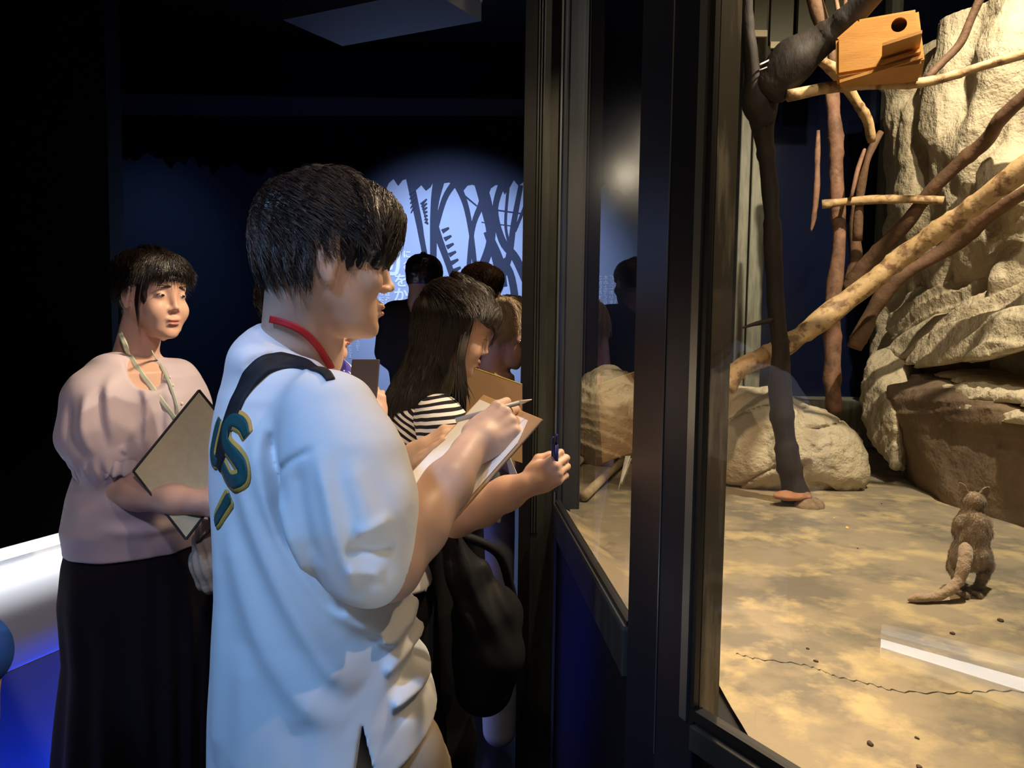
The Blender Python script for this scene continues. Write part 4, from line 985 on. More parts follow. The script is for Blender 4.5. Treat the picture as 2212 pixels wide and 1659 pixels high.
def ridges(lines, Y, front=True):
    """raised or sunken folds along lines [(pts px, height, width)] traced on the cloth at distance Y"""
    L = []
    for pts, hgt, wd in lines:
        P = np.array([A(p[0], p[1], Y)[[0, 2]] for p in catmull_px(pts)], np.float32); L.append((P, hgt, wd))
    def fn(x, y, z):
        r = np.zeros_like(x)
        for P, hgt, wd in L:
            m = (x > P[:, 0].min() - 3 * wd) & (x < P[:, 0].max() + 3 * wd) & (z > P[:, 1].min() - 3 * wd) & (z < P[:, 1].max() + 3 * wd)
            if not m.any(): continue
            q = np.stack([x[m], z[m]], 1); best = np.full(len(q), 9., np.float32); tt = np.zeros(len(q), np.float32); n = len(P) - 1
            for i in range(n):
                a, b = P[i], P[i + 1]; d = b - a; t = np.clip(((q - a) @ d) / (d @ d + 1e-9), 0, 1); dd = np.linalg.norm(q - a - t[:, None] * d, axis=1)
                u_ = dd < best; best[u_] = dd[u_]; tt[u_] = (i + t[u_]) / n
            fade = np.clip(np.minimum(tt, 1 - tt) * 5, 0, 1)
            r[m] -= 1.5 * hgt * np.exp(-(best / wd) ** 2) * fade
        return r
    return fn
def catmull_px(pts): return [tuple(p) for p in catmull([np.array([float(a), float(b), 0]) for a, b in pts], 4)]

# ================================================================== young man in the white jersey
YB = 1.13
boy = empty('person', (A(690, 1300, YB)[0], YB, 0), 'young man in oversized white short-sleeved jersey, writing on a clipboard', 'person')
bf = frame_dir(A(707, 560, 1.11), (math.cos(.30) * math.cos(.07), math.sin(.30) * math.cos(.07), -math.sin(.07)), sc=.97)
S = Shape(); head_shape(S, bf, A(652, 765, 1.16), .056, .064)
# trunk inside the jersey
S.u(pxloft([(800, 600, 670), (840, 580, 700), (880, 545, 730), (1000, 525, 760), (1200, 530, 770), (1400, 530, 780)], 1.18, .45, 1.2), .03)
yb_el = A(838, 1225, 1.00); yb_wr = A(1018, 968, 1.20)
S.chain([(A(690, 890, 1.07), .040), (A(760, 1020, .99), .045), (yb_el, .043)], .03)
S.chain([(yb_el, .043), (A(900, 1138, 1.05), .043), (A(966, 1048, 1.12), .036), (yb_wr, .026)], .02)
hx = A(1112, 890, 1.245) - yb_wr; hb = frame_dir(yb_wr, hx, (-.55, .25, .8))
# back of the hand faces the viewer; thumb side up
zx = np.cross(hb.R[:, 0], V([-.35, .45, .8])); zx /= np.linalg.norm(zx); yx = np.cross(zx, hb.R[:, 0])
if zx[1] > 0: zx = -zx; 
hb = Frame(yb_wr, np.stack([hb.R[:, 0], yx, zx], 1), .98)
tb = fingers(S, hb, [(.75, .95, .5), (.85, 1.05, .55), (.95, 1.1, .6), (1.0, 1.15, .6)], .05, [(.022, .028, -.010), (.052, .040, -.030), (.078, .034, -.045), (.098, .024, -.050)])
# the other arm, supporting the board from beyond
S.chain([(A(620, 880, 1.32), .045), (A(700, 1120, 1.46), .045), (A(760, 1170, 1.47), .042)], .03)
S.chain([(A(760, 1170, 1.47), .042), (A(850, 1045, 1.44), .036), (A(898, 985, 1.42), .027)], .02)
lw = A(898, 985, 1.42); lx = A(975, 928, 1.39) - lw; lf = frame_dir(lw, lx); 
zl = V([-.25, -.35, .8]); xl_ = lx / np.linalg.norm(lx); yl = np.cross(zl, xl_); yl /= np.linalg.norm(yl); zl = np.cross(xl_, yl)
lfr = Frame(lw, np.stack([xl_, -yl, -zl * -1], 1), .92)
tl_ = fingers(S, lfr, [(.5, .6, .4), (.55, .65, .4), (.6, .7, .4), (.65, .7, .4)], .05, [(.022, .030, .0), (.050, .050, .006), (.078, .052, .008), (.100, .046, .006)])
body = S.build('body', .0034, skin, boy, None, clip=((-9, -9, A(700, 1400, 1.1)[2]), (9, 9, 9)))
face_details(boy, bf); nails(boy, tb)

# jersey
rows = [(694, 572, 596), (712, 548, 628), (735, 530, 650), (760, 514, 680), (785, 501, 708), (815, 488, 742), (850, 477, 782), (900, 467, 806), (960, 458, 818), (1050, 456, 838), (1150, 462, 860), (1250, 468, 880), (1300, 467, 884), (1350, 465, 896), (1400, 463, 914), (1450, 462, 932), (1500, 461, 947), (1560, 460, 962), (1610, 459, 972), (1680, 458, 980)]
main_l = pxloft(rows, 1.15, .42, 1.25, 2.15)
S = Shape(); S.u(main_l, .02)
S.u(ell(A(600, 775, 1.17), (.06, .13, .05)), .03)
S.chain([(A(666, 862, 1.07), .048), (A(714, 906, 1.0), .058), (A(744, 1004, .975), .074), (A(762, 1110, .965), .076), (A(785, 1190, .965), .060)], .035)
S.u(rc(A(790, 1100, .955), A(810, 1222, .955), .056, .044), .03); S.u(rc(A(742, 1120, .96), A(800, 1235, .96), .050, .040), .03)
S.u(rc(A(592, 815, 1.28), A(615, 960, 1.38), .065, .08), .04); S.u(rc(A(600, 960, 1.38), A(700, 1100, 1.42), .08, .08), .04)
FOLDS = [([(575, 880), (590, 1000), (650, 1130), (760, 1280), (880, 1370)], .010, .016), ([(520, 900), (560, 1060), (640, 1220), (740, 1380), (800, 1440)], .009, .018),
         ([(500, 1080), (540, 1200), (600, 1330), (690, 1440), (780, 1500)], .007, .020), ([(620, 1000), (650, 1120), (720, 1230), (770, 1290)], -.010, .009),
         ([(605, 920), (612, 980), (640, 1080), (670, 1160)], -.008, .006), ([(470, 1120), (490, 1300), (490, 1500), (480, 1630)], .006, .02),
         ([(560, 1350), (570, 1500), (560, 1640)], .004, .022), ([(680, 1480), (690, 1560), (685, 1640)], -.003, .02),
         ([(640, 1000), (690, 960), (740, 935)], -.004, .005), ([(650, 1010), (690, 1110), (720, 1200)], .006, .010),
         ([(745, 930), (775, 1030), (800, 1130), (820, 1210)], .007, .012), ([(700, 950), (720, 1060), (750, 1160)], -.005, .012), ([(800, 950), (835, 1030), (850, 1100)], .005, .014),
         ([(885, 1060), (850, 1075), (815, 1085)], .006, .008), ([(885, 1120), (850, 1125), (800, 1110)], -.006, .008), ([(870, 1170), (835, 1160), (800, 1150)], .005, .008),
         ([(545, 775), (590, 760), (650, 775), (690, 800)], .004, .008), ([(530, 800), (560, 772), (600, 765)], -.003, .006),
         ([(900, 1340), (860, 1360), (830, 1350)], .007, .010), ([(925, 1400), (880, 1405), (840, 1430)], .008, .011), ([(940, 1450), (890, 1445), (850, 1465)], -.007, .009), ([(950, 1490), (900, 1480), (855, 1490)], .008, .010), ([(955, 1530), (900, 1510), (860, 1515)], -.006, .009), ([(885, 1290), (890, 1350), (915, 1420)], .006, .01),
         ([(800, 1290), (840, 1340), (880, 1400)], .006, .012)]
rid = ridges(FOLDS, 1.05)
def jd(x, y, z):
    f = np.clip((1.22 - y) / .08, 0, 1)
    return rid(x, y, z) * f - .0035 * fbm(x + z * .3, y, z * .55, 9, 2, 5) - .0012 * fbm(x, y, z, 30, 2, 8) * np.clip(x * 8 + 2.2, 0, 1)
S.d(jd)
# open hem, sleeve mouth and neck
inner = pxloft([(py, a + 22, b - 24) for py, a, b in rows if py >= 1400], 1.15, .42, 1.25, 2.15)
S.c(inner, .004)
S.c(rc(A(846, 1218, .985), A(905, 1255, 1.0), .046, .052), .006)
S.c(rc(A(655, 700, 1.155), A(664, 800, 1.13), .060, .050), .010)
xs_, xm = A(458, 1640, YB), A(785, 1648, 1.05); x1_, x2_ = A(820, 1638, 1.05), A(965, 1560, 1.05)
def hem(X, Y, Z):
    zc = np.interp(X, [xs_[0], xm[0], (xm[0] + x1_[0]) / 2, x1_[0], x2_[0], x2_[0] + .05], [xs_[2] + .0, xm[2], xm[2], x1_[2], x2_[2], x2_[2] + .03]).astype(np.float32)
    return (zc - Z) * .9 + 0 * Y
S.i(hem, .003)
ap, b1, b2 = A(790, 1538, 1.0), A(776, 1665, 1.0), A(826, 1665, 1.0)
def tri_cut(X, Y, Z):
    w_ = (ap[2] - Z) / (ap[2] - b1[2]); xl = ap[0] + (b1[0] - ap[0]) * w_; xr = ap[0] + (b2[0] - ap[0]) * w_
    d = np.maximum(np.maximum(xl - X, X - xr), Z - ap[2]); return -np.maximum(d, (Y - 1.15) + 0 * X)
S.i(tri_cut, .002)
jersey_m = M('white_jersey_cloth', (.80, .82, .84), .75, .2, sheen=.15, bump=(900, .08, .0006))
jersey = S.build('jersey', .0036, jersey_m, boy, None, .03, clip=((-9, -9, A(700, 1700, 1.1)[2]), (9, 9, 9)))
jb = bvh_of(jersey)
def onj(px, py, Y0=.8):
    """point of the jersey seen at (px, py)"""
    d = A(px, py, 1.0) - CAM; d /= np.linalg.norm(d); h = jb.ray_cast(Vector(CAM), Vector(d)); return np.array(h[0]) if h[0] is not None else A(px, py, YB)
green = M('dark_green_print', (.008, .075, .085), .6); gold = M('gold_print', (.62, .36, .07), .6)
for nm, P_, wo, wi in (('jersey_letter', [(536, 942), (526, 918), (506, 908), (490, 925), (491, 958), (510, 985), (527, 1010), (520, 1036), (500, 1036), (484, 1004)], .030, .019), ('jersey_letter', [(478, 905), (466, 950), (462, 985), (472, 1000)], .026, .016), ('jersey_swash', [(468, 1130), (480, 1106), (494, 1082), (500, 1072)], .030, .016)):
    P3 = [onj(*p) for p in P_]
    ribbon(nm, P3, [wo * .75] + [wo] * 6 + [wo * .75], .0010, gold, boy, (-.4, -.8, .1), jb, .0012, 6)
    ribbon(nm + '_fill', P3, [wi * .7] + [wi] * 6 + [wi * .7], .0018, green, boy, (-.4, -.8, .1), jb, .0014, 6)
strap_m = M('black_webbing', (.008, .008, .012), .7, bump=(700, .3, .001))
strp = [onj(714, 822), onj(690, 800), onj(655, 786), onj(612, 784), onj(570, 790), onj(535, 830), onj(508, 880), onj(490, 930), onj(480, 975), onj(472, 1010)]
ribbon('bag_strap', strp, [.012, .018, .024, .027, .028, .028, .028, .027, .026], .002, strap_m, boy, (0, -1, 0), jb, .001, 8)
# red neck lanyard
bbv = bvh_of(body)
def onb_(px, py, Y0=1.1):
    d = A(px, py, 1.0) - CAM; d /= np.linalg.norm(d); h = bbv.ray_cast(Vector(CAM), Vector(d)); return np.array(h[0]) if h[0] is not None else A(px, py, Y0)
def near2(px, py):
    a_, b_ = onb_(px, py), onj(px, py); return a_ if a_[1] < b_[1] - .0 else b_
ribbon('red_neckband', [near2(*q) for q in ((588, 690), (612, 696), (642, 708), (668, 726), (690, 750), (706, 774), (716, 790))], .010, .003, M('red_cord', (.50, .012, .015), .6), boy, (0, -1, 0), None, .003, 6)
# shorts, legs, shoes
khaki = M('beige_shorts', (.42, .34, .25), .8)
S = Shape(); S.u(pxloft([(1330, 570, 800), (1450, 545, 850), (1540, 525, 905), (1600, 512, 950), (1662, 505, 978)], 1.13, .42, 1.1), .02)
for (x0, y0) in ((640, 1.21), (800, 1.07)): S.u(rc(A(x0 + 40, 1640, y0), np.array([A(x0 + 30, 1600, y0)[0], y0, .52]), .085, .09), .03)
S.build('shorts', .008, khaki, boy)
S = Shape(); shoe = []
for (x0, y0) in ((640, 1.21), (800, 1.07)):
    X = A(x0 + 30, 1600, y0)[0]; S.chain([(np.array([X, y0, .58]), .065), (np.array([X - .01, y0, .32]), .055), (np.array([X - .02, y0, .10]), .036)], .02)
    S2 = Shape(); S2.chain([(np.array([X - .05, y0, .045]), .042), (np.array([X + .06, y0 + .02, .045]), .045), (np.array([X + .16, y0 + .06, .035]), .034)], .02); S2.build('shoe', .006, M('white_shoe', (.6, .6, .6), .6), boy)
S.build('lower_legs', .007, skin, boy)
# hair
def hair_region(fr, poly, X, Y, Z):
    """signed side-view region test in the head frame"""
    x, y, z = fr.loc(X, Y, Z); P = np.array(poly, np.float32); d = np.full(np.broadcast(x, z).shape, 1e9, np.float32); s = np.ones(d.shape, np.float32)
    j = len(P) - 1
    for i in range(len(P)):
        ex, ez = P[j] - P[i]; wx, wz = x - P[i][0], z - P[i][1]; t = np.clip((wx * ex + wz * ez) / (ex * ex + ez * ez), 0, 1)
        d = np.minimum(d, (wx - ex * t) ** 2 + (wz - ez * t) ** 2)
        c1 = z >= P[i][1]; c2 = z < P[j][1]; c3 = ex * wz > ez * wx
        s = np.where((c1 & c2 & c3) | (~c1 & ~c2 & ~c3), -s, s); j = i
    return s * np.sqrt(d) * fr.sc
def hair_cap(par, fr, poly, extra, mat, n=9000, length=.06, rad=.0006, seed=1, grow=.012, flow=None, h=.0034, noise=.005, name='hair', region=None, more=None, jitter=.25):
    S = Shape(); S.u(head_prim(fr, grow), .02)
    for c, r in extra: S.u(ell(c, r, None, fr), .02)
    S.i(lambda X, Y, Z: hair_region(fr, poly, X, Y, Z), .008)
    if more: more(S)
    def dd(X, Y, Z):
        x, y, z = fr.loc(X, Y, Z); th = np.arctan2(y, x + .01)
        return -noise * fbm(th * 3, z * 1.0, x * 0 + seed, 6, 3, seed) - noise * .4 * vnoise(th * 26, z * 12, x * 8, seed + 2)
    o = S.build(name, h, mat, par, dd, .03)
    Rm = fr.R
    def fl(P):
        x, y, z = fr.loc(P[:, 0], P[:, 1], P[:, 2]); k = np.clip((.06 - z) / .08, 0, 1)
        v = np.stack([(.75 - .35 * k) * np.clip((.075 - x) / .06, -.4, 1), y * 9, -.35 - 1.1 * k - np.clip(x - .03, 0, 1) * 9], 1); return (v @ Rm.T).astype(np.float32)
    strands(name + '_strands', o, n, length, rad, mat, o, flow or fl, seed, region, .10, 6, jitter)
    return o
bp = [(.106, .030), (.103, .006), (.095, -.006), (.078, -.008), (.05, -.010), (.034, -.012), (.024, -.018), (.018, -.008), (.010, .010), (-.010, .016), (-.022, .006), (-.026, -.03), (-.026, -.058), (-.05, -.066), (-.080, -.064), (-.12, -.05), (-.17, .0), (-.17, .2), (.16, .2), (.13, .08)]
def breg(X, Y, Z):
    x, y, z = bf.loc(X, Y, Z); return ((x > .0) & (z > .035)) | ((x <= .0) & (z > -.03))
hair_cap(boy, bf, bp, [((.050, 0, .066), (.062, .076, .054)), ((-.01, 0, .076), (.088, .076, .048)), ((-.005, 0, .092), (.050, .055, .040)), ((-.042, 0, .050), (.056, .078, .062)), ((.064, 0, .038), (.026, .064, .056)), ((-.060, 0, -.005), (.036, .062, .05))], hair_k, 14000, .042, .0005, 3, .003, region=breg)

# clipboard of the young man
TL, TR, BR, BL = A(1044, 852, 1.40), A(1172, 905, 1.215), A(936, 1172, 1.12), None
BL = TL + BR - TR
cb = empty('clipboard', (TL + TR + BR + BL) / 4, 'light brown wooden clipboard with white paper, resting on the forearm of the man in white', 'clipboard')
nb_ = np.cross(TR - TL, BR - TR); nb_ /= np.linalg.norm(nb_); nb_ = nb_ if nb_[2] > 0 else -nb_
wood_c = M('clipboard_wood', (.48, .31, .17), .6, var=((.40, .24, .12), 8, .4, .7))
MB().slab([TL, BL, BR, TR], nb_, .004).build('board', wood_c, cb, bevel=.0015)
pp = lambda u, v, o=.0015: TL * (1 - u) * (1 - v) + TR * u * (1 - v) + BR * u * v + BL * (1 - u) * v + nb_ * o
MB().slab([pp(.03, .05), pp(.03, .99), pp(.97, .99), pp(.97, .22), pp(.86, .05)], nb_, .0008).build('paper', M('white_paper', (.78, .76, .74), .8), cb)
MB().slab([pp(.36, .00, .006), pp(.36, .09, .006), pp(.64, .09, .006), pp(.64, .00, .006)], nb_, .004).build('clip', M('steel_clip', (.5, .5, .5), .25, .5, 1.0), cb, bevel=.001)
# pencil
pen = empty('pencil', A(1066, 885, 1.2), 'pencil with pale tip held in the writing hand of the man in white', 'pencil')
p0, p1, p2_ = A(984, 908, 1.235), A(1122, 870, 1.245), A(1149, 863, 1.248)
MB().tube([p0, p1], .0042, 8).build('pencil_body', M('grey_pencil', (.38, .35, .30), .4), pen, True)
MB().tube([p1, p2_], [.0042, .0008], 8).build('sharpened_tip', M('bare_wood_tip', (.75, .60, .40), .7), pen, True)
# ================================================================== woman with the cream board, on the left
def fdir(px, py, Y, yaw, pitch, sc, roll=0.0):
    f = frame_dir(A(px, py, Y), (math.cos(yaw) * math.cos(pitch), math.sin(yaw) * math.cos(pitch), -math.sin(pitch)), sc=sc)
    if roll:
        c, s = math.cos(roll), math.sin(roll); R = f.R @ np.array([[1, 0, 0], [0, c, -s], [0, s, c]], np.float32); f = Frame(f.o, R, sc)
    return f
YL = 1.85
wl = empty('person', (A(310, 1200, YL)[0], YL, 0), 'woman in pale pink puff-sleeved blouse and long black skirt, holding a cream board', 'person')
lf = fdir(331, 634, YL, -.50, .06, .93)
S = Shape(); head_shape(S, lf, A(292, 770, YL + .02), .046, .052, True)
S.u(pxloft([(775, 265, 340), (800, 220, 380), (860, 215, 395), (1000, 215, 430), (1150, 200, 430)], YL, -.5, 1.35), .03)
elb = A(228, 1052, 1.74); wri = A(432, 1085, 1.62)
S.chain([(A(215, 860, 1.74), .046), (elb, .042)], .02); S.chain([(elb, .043), (A(300, 1062, 1.69), .042), (A(380, 1080, 1.64), .034), (wri, .026)], .02)
wx = A(490, 1082, 1.60) - wri; wx /= np.linalg.norm(wx); wz = V([.1, -.95, .25]); wz = wz - wx * (wz @ wx); wz /= np.linalg.norm(wz)
wfr = Frame(wri, np.stack([wx, np.cross(wz, wx), wz], 1), .9)
fingers(S, wfr, [(.7, .9, .5), (.8, .9, .5), (.9, .9, .5), (.95, .9, .5)], .04)
S.build('body', .004, skin_p, wl, clip=((-9, -9, A(300, 1240, YL)[2]), (9, 9, 9)))
face_details(wl, lf, lip_m, True, .0)
blouse_m = M('pale_pink_blouse', (.58, .50, .56), .6, .3, sheen=.2, bump=(300, .06, .001))
S = Shape()
S.u(pxloft([(768, 262, 330), (785, 225, 366), (810, 205, 396), (850, 205, 412), (920, 214, 425), (1000, 205, 440), (1060, 190, 452), (1120, 180, 455), (1172, 184, 440)], YL, -.5, 1.35), .02)
S.chain([(A(238, 815, 1.78), .060), (A(212, 870, 1.74), .072), (A(205, 940, 1.72), .076), (A(228, 990, 1.71), .064)], .03)
S.chain([(A(385, 815, 1.93), .05), (A(400, 880, 1.96), .06), (A(405, 960, 1.96), .06)], .03)
rl = ridges([([(250, 790), (290, 860), (297, 940), (296, 990)], .008, .010), ([(225, 800), (240, 880), (262, 960)], .006, .012), ([(195, 840), (200, 920), (225, 985)], .006, .010), ([(160, 860), (172, 940), (205, 990)], -.005, .010), ([(215, 830), (222, 900), (246, 975)], -.004, .008), ([(300, 840), (306, 930), (310, 1000)], -.008, .009), ([(330, 850), (350, 930), (340, 1000)], .004, .014), ([(220, 1090), (330, 1105), (420, 1100)], .006, .02), ([(210, 1140), (320, 1150), (430, 1140)], .005, .014), ([(265, 960), (280, 985), (270, 1000)], .006, .008)], 1.68)
def bld(x, y, z):
    c0 = A(230, 1005, 1.71)[2]; g = np.clip(1 - np.abs(z - c0) / .03, 0, 1) * np.clip((-.85 - x) * 20 + 1, 0, 1)
    return rl(x, y, z) * np.clip((1.86 - y) / .06, 0, 1) - .003 * fbm(x, y, z, 12, 2, 4) - g * .004 * np.sin(x * 260)
S.d(bld)
S.c(rc(A(300, 690, 1.83), A(326, 800, 1.765), .054, .050), .008)
S.build('blouse', .0045, blouse_m, wl)
S = Shape(); S.u(rc(A(205, 1012, 1.715), A(262, 1018, 1.70), .046, .044), .01); S.c(rc(A(250, 1060, 1.68), A(400, 1100, 1.6), .04, .04), .004)
S.build('sleeve_cuff', .005, blouse_m, wl, lambda x, y, z: -.003 * np.sin(x * 320))
skirt_m = M('black_skirt_cloth', (.012, .010, .016), .9, .2)
S = Shape(); S.u(pxloft([(1150, 182, 432), (1200, 172, 430), (1280, 166, 433), (1400, 176, 436), (1500, 166, 434), (1600, 158, 432), (1660, 152, 430), (1900, 140, 430)], YL, -.5, 1.2), .02)
S.build('skirt', .007, skirt_m, wl, lambda x, y, z: -.006 * np.sin(np.arctan2(y - YL, x + .92) * 14) * np.clip((1.0 - z) * 2, 0, 1))
S = Shape()
for dx in (-.08, .07): S.chain([((-.90 + dx, YL, .30), .04), ((-.90 + dx, YL, .09), .032)], .01); S.chain([((-.90 + dx, YL, .04), .036), ((-.80 + dx, YL - .08, .035), .034)], .01)
S.build('shoes_and_ankles', .008, skirt_m, wl)
lp = [(.089, .050), (.080, .045), (.066, .034), (.056, .0), (.052, -.035), (.045, -.048), (.040, -.02), (.028, .012), (.010, .016), (-.008, .020), (-.022, .005), (-.03, -.03), (-.05, -.075), (-.12, -.08), (-.17, 0), (-.17, .2), (.16, .2), (.105, .06)]
def lreg(X, Y, Z):
    x, y, z = lf.loc(X, Y, Z); return ((x > .0) & (z > .050)) | ((x <= .0) & (z > .0))
def lmore(S): S.u(rc(lf.to((-.088, 0, -.02)), lf.to((-.105, .0, -.085)), .032, .022), .02)
hair_cap(wl, lf, lp, [((.024, 0, .068), (.060, .068, .044)), ((-.03, 0, .060), (.074, .076, .055))], hair_k, 8000, .040, .0006, 5, .006, region=lreg, more=lmore, h=.004, noise=.003)
# a few long strands in front of the near ear
for k in range(9):
    t = k / 8; p = [lf.to((.062 - .012 * t, -.070 + .004 * t, .055 - .02 * t)), lf.to((.060 - .014 * t, -.078, .015)), lf.to((.052 - .012 * t, -.079, -.03)), lf.to((.046 - .006 * t, -.071, -.070 - .02 * math.sin(k * 2.1)))]
    MB().tube(catmull(p, 4), [.0022] * 8 + [.0018, .0014, .0009, .0005, .0002], 5).build('hair_lock', hair_k, wl, True)
for k in range(26):
    t = (k / 25 - .5) * 2; y_ = t * .050
    p = [lf.to((.078 - .018 * t * t, y_, .070)), lf.to((.093 - .022 * t * t, y_ * 1.04, .045)), lf.to((.0935 - .022 * t * t, y_ * 1.06, .020 + .004 * math.sin(k * 3.3)))]
    MB().tube(catmull(p, 4), [.0012] * 4 + [.0013, .0011, .0008, .0004, .0002], 5).build('fringe_lock', hair_k, wl, True)
# lanyard
lan_m = M('pale_green_ribbon', (.62, .70, .55), .5); lbv = bvh_of([c for c in wl.children if c.name.startswith('blouse')][0])
def on(bv, px, py, Y):
    d = A(px, py, 1.0) - CAM; d /= np.linalg.norm(d); h = bv.ray_cast(Vector(CAM), Vector(d)); return np.array(h[0]) if h[0] is not None else A(px, py, Y)
lb2 = bvh_of([c for c in wl.children if c.name.startswith('body')][0])
def on2(px, py, Y):
    a_, b_ = on(lb2, px, py, Y), on(lbv, px, py, Y); return a_ if a_[1] < b_[1] else b_
ribbon('lanyard_ribbon', [on2(262, 722, 1.80), on2(272, 745, 1.775), on2(283, 768, 1.76), on2(296, 790, 1.75), on2(310, 812, 1.74), on2(328, 835, 1.74), on(lbv, 352, 868, 1.74), on(lbv, 380, 905, 1.74)], .011, .0012, lan_m, wl, (0.2, -1, .2), None, .005)
ribbon('lanyard_ribbon', [on2(334, 758, 1.76), on2(343, 776, 1.75), on2(354, 800, 1.74), on(lbv, 368, 830, 1.74), on(lbv, 384, 880, 1.74), on(lbv, 386, 905, 1.74)], .007, .0012, lan_m, wl, (0.2, -1, .2), None, .005)
for p_ in ((366, 815), (372, 832), (392, 872)):
    q_ = on(lbv, *p_, 1.75); S = Shape(); S.u(ell(q_, (.0045, .0035, .0045)), 0); S.build('button', .0012, M('pearl_button', (.8, .76, .7), .3), wl)
# her board
cm = M('cream_board', (.62, .55, .34), .65, var=((.56, .49, .29), 60, .4, .7)); ed = M('black_edging', (.01, .01, .012), .5)
cbd = empty('clipboard', A(420, 1000, 1.67), 'large cream board with black edging, carried under the arm of the woman in pink', 'clipboard')
b0, b1, b2 = A(430, 843, 1.72), A(288, 1018, 1.64), A(402, 1165, 1.60); b3 = b0 + b2 - b1
nb2 = np.cross(b1 - b0, b3 - b0); nb2 /= np.linalg.norm(nb2); nb2 = nb2 if nb2[1] < 0 else -nb2
MB().slab([b0, b1, b2, b3], nb2, .004).build('board', cm, cbd)
e_ = .003
MB().tube([b0, b1], e_, 8).build('edging', ed, cbd); MB().tube([b1, b2], e_, 8).build('edging', ed, cbd); MB().tube([b2, b3], e_, 8).build('edging', ed, cbd); MB().tube([b3, b0], e_, 8).build('edging', ed, cbd)
# her cloth bag hanging behind the man's back
bgm = M('cream_cloth_bag', (.50, .42, .32), .8, bump=(60, .4, .004)); bag = empty('cloth_bag', A(450, 1200, 1.72), 'small cream drawstring cloth bag hanging from the hand of the woman in pink', 'bag')
S = Shape(); S.chain([(A(447, 1128, 1.68), .010), (A(449, 1160, 1.70), .028), (A(455, 1210, 1.72), .042), (A(458, 1250, 1.73), .036)], .02)
S.build('pouch', .004, bgm, bag, lambda x, y, z: -.003 * np.sin(x * 300 + z * 60))
MB().tube(catmull([A(440, 1105, 1.66), A(452, 1118, 1.655), A(458, 1140, 1.66), A(438, 1160, 1.66), A(425, 1172, 1.67)], 5), .003, 8).build('drawstring', M('dark_cord', (.05, .03, .025), .7), bag, True)

# ================================================================== long-haired woman in the striped top
YS = 1.90
ws = empty('person', (A(930, 1300, YS)[0], YS, 0), 'long-haired woman in black and white striped top, head bent, pen in hand', 'person')
sf = fdir(990, 708, YS, .04, .38, .95)
S = Shape(); head_shape(S, sf, A(915, 850, YS + .02), .045, .052, True)
S.u(pxloft([(880, 885, 945), (910, 865, 965), (1000, 875, 970), (1150, 900, 985)], YS + .02, .15, 1.25), .03)
se, sw = A(985, 1112, 1.66), A(1140, 1046, 1.56)
S.chain([(A(952, 925, 1.78), .040), (A(960, 1010, 1.72), .041), (se, .046)], .03); S.chain([(se, .047), (A(1040, 1092, 1.63), .043), (A(1095, 1066, 1.59), .034), (sw, .026)], .025)
hx_ = A(1216, 1008, 1.53) - sw; hx_ /= np.linalg.norm(hx_); hz_ = V([.15, -.96, .15]); hz_ = hz_ - hx_ * (hz_ @ hx_); hz_ /= np.linalg.norm(hz_); hy_ = np.cross(hz_, hx_)
if hy_[2] < 0: hy_ = -hy_
sfr = Frame(sw, np.stack([hx_, hy_, hz_], 1), .86)
t_s = fingers(S, sfr, [(1.1, 1.5, .9), (1.15, 1.55, .9), (1.2, 1.6, .9), (1.25, 1.6, .9)], .03, [(.020, .028, -.010), (.048, .042, -.026), (.074, .034, -.040), (.088, .016, -.046)], 1.0)
S.build('body', .0036, skin_p, ws, clip=((-9, -9, A(930, 1230, YS)[2]), (9, 9, 9)))
face_details(ws, sf, lip_r, False, -.45); 
# striped top: stripes run around the body
def stripe_mat(name, rot, scale):
    m = bpy.data.materials.new(name); m.use_nodes = True; nt = m.node_tree; N = nt.nodes; L = nt.links; b = N['Principled BSDF']; b.inputs['Roughness'].default_value = .8; b.inputs['Specular IOR Level'].default_value = .2
    g = N.new('ShaderNodeNewGeometry'); mp = N.new('ShaderNodeMapping'); mp.inputs['Rotation'].default_value = rot; L.new(g.outputs['Position'], mp.inputs[0])
    nz = N.new('ShaderNodeTexNoise'); nz.inputs['Scale'].default_value = 7; L.new(g.outputs['Position'], nz.inputs[0])
    sx = N.new('ShaderNodeSeparateXYZ'); L.new(mp.outputs[0], sx.inputs[0])
    ad = N.new('ShaderNodeMath'); ad.operation = 'MULTIPLY_ADD'; ad.inputs[1].default_value = .02; L.new(nz.outputs[0], ad.inputs[0]); L.new(sx.outputs[2], ad.inputs[2])
    mu = N.new('ShaderNodeMath'); mu.operation = 'MULTIPLY'; mu.inputs[1].default_value = scale; L.new(ad.outputs[0], mu.inputs[0])
    fr = N.new('ShaderNodeMath'); fr.operation = 'FRACT'; L.new(mu.outputs[0], fr.inputs[0])
    gt = N.new('ShaderNodeMath'); gt.operation = 'GREATER_THAN'; gt.inputs[1].default_value = .5; L.new(fr.outputs[0], gt.inputs[0])
    mx = N.new('ShaderNodeMix'); mx.data_type = 'RGBA'; mx.inputs[6].default_value = (.012, .012, .02, 1); mx.inputs[7].default_value = (.74, .72, .68, 1)
    L.new(gt.outputs[0], mx.inputs[0]); L.new(mx.outputs[2], b.inputs['Base Color']); return m
st_b = stripe_mat('striped_knit', (0, -.50, 0), 66); st_s = stripe_mat('striped_knit_sleeve', (0, .12, 0), 64)
S = Shape(); S.u(pxloft([(868, 862, 965), (885, 838, 990), (930, 832, 1000), (1000, 850, 990), (1080, 872, 995), (1160, 888, 1005)], YS + .02, .15, 1.35), .02)
S.d(lambda x, y, z: -.004 * fbm(x, y, z, 12, 2, 7)); S.c(rc(A(925, 810, YS), A(915, 880, YS), .056, .05), .006)
S.build('striped_top', .005, st_b, ws)
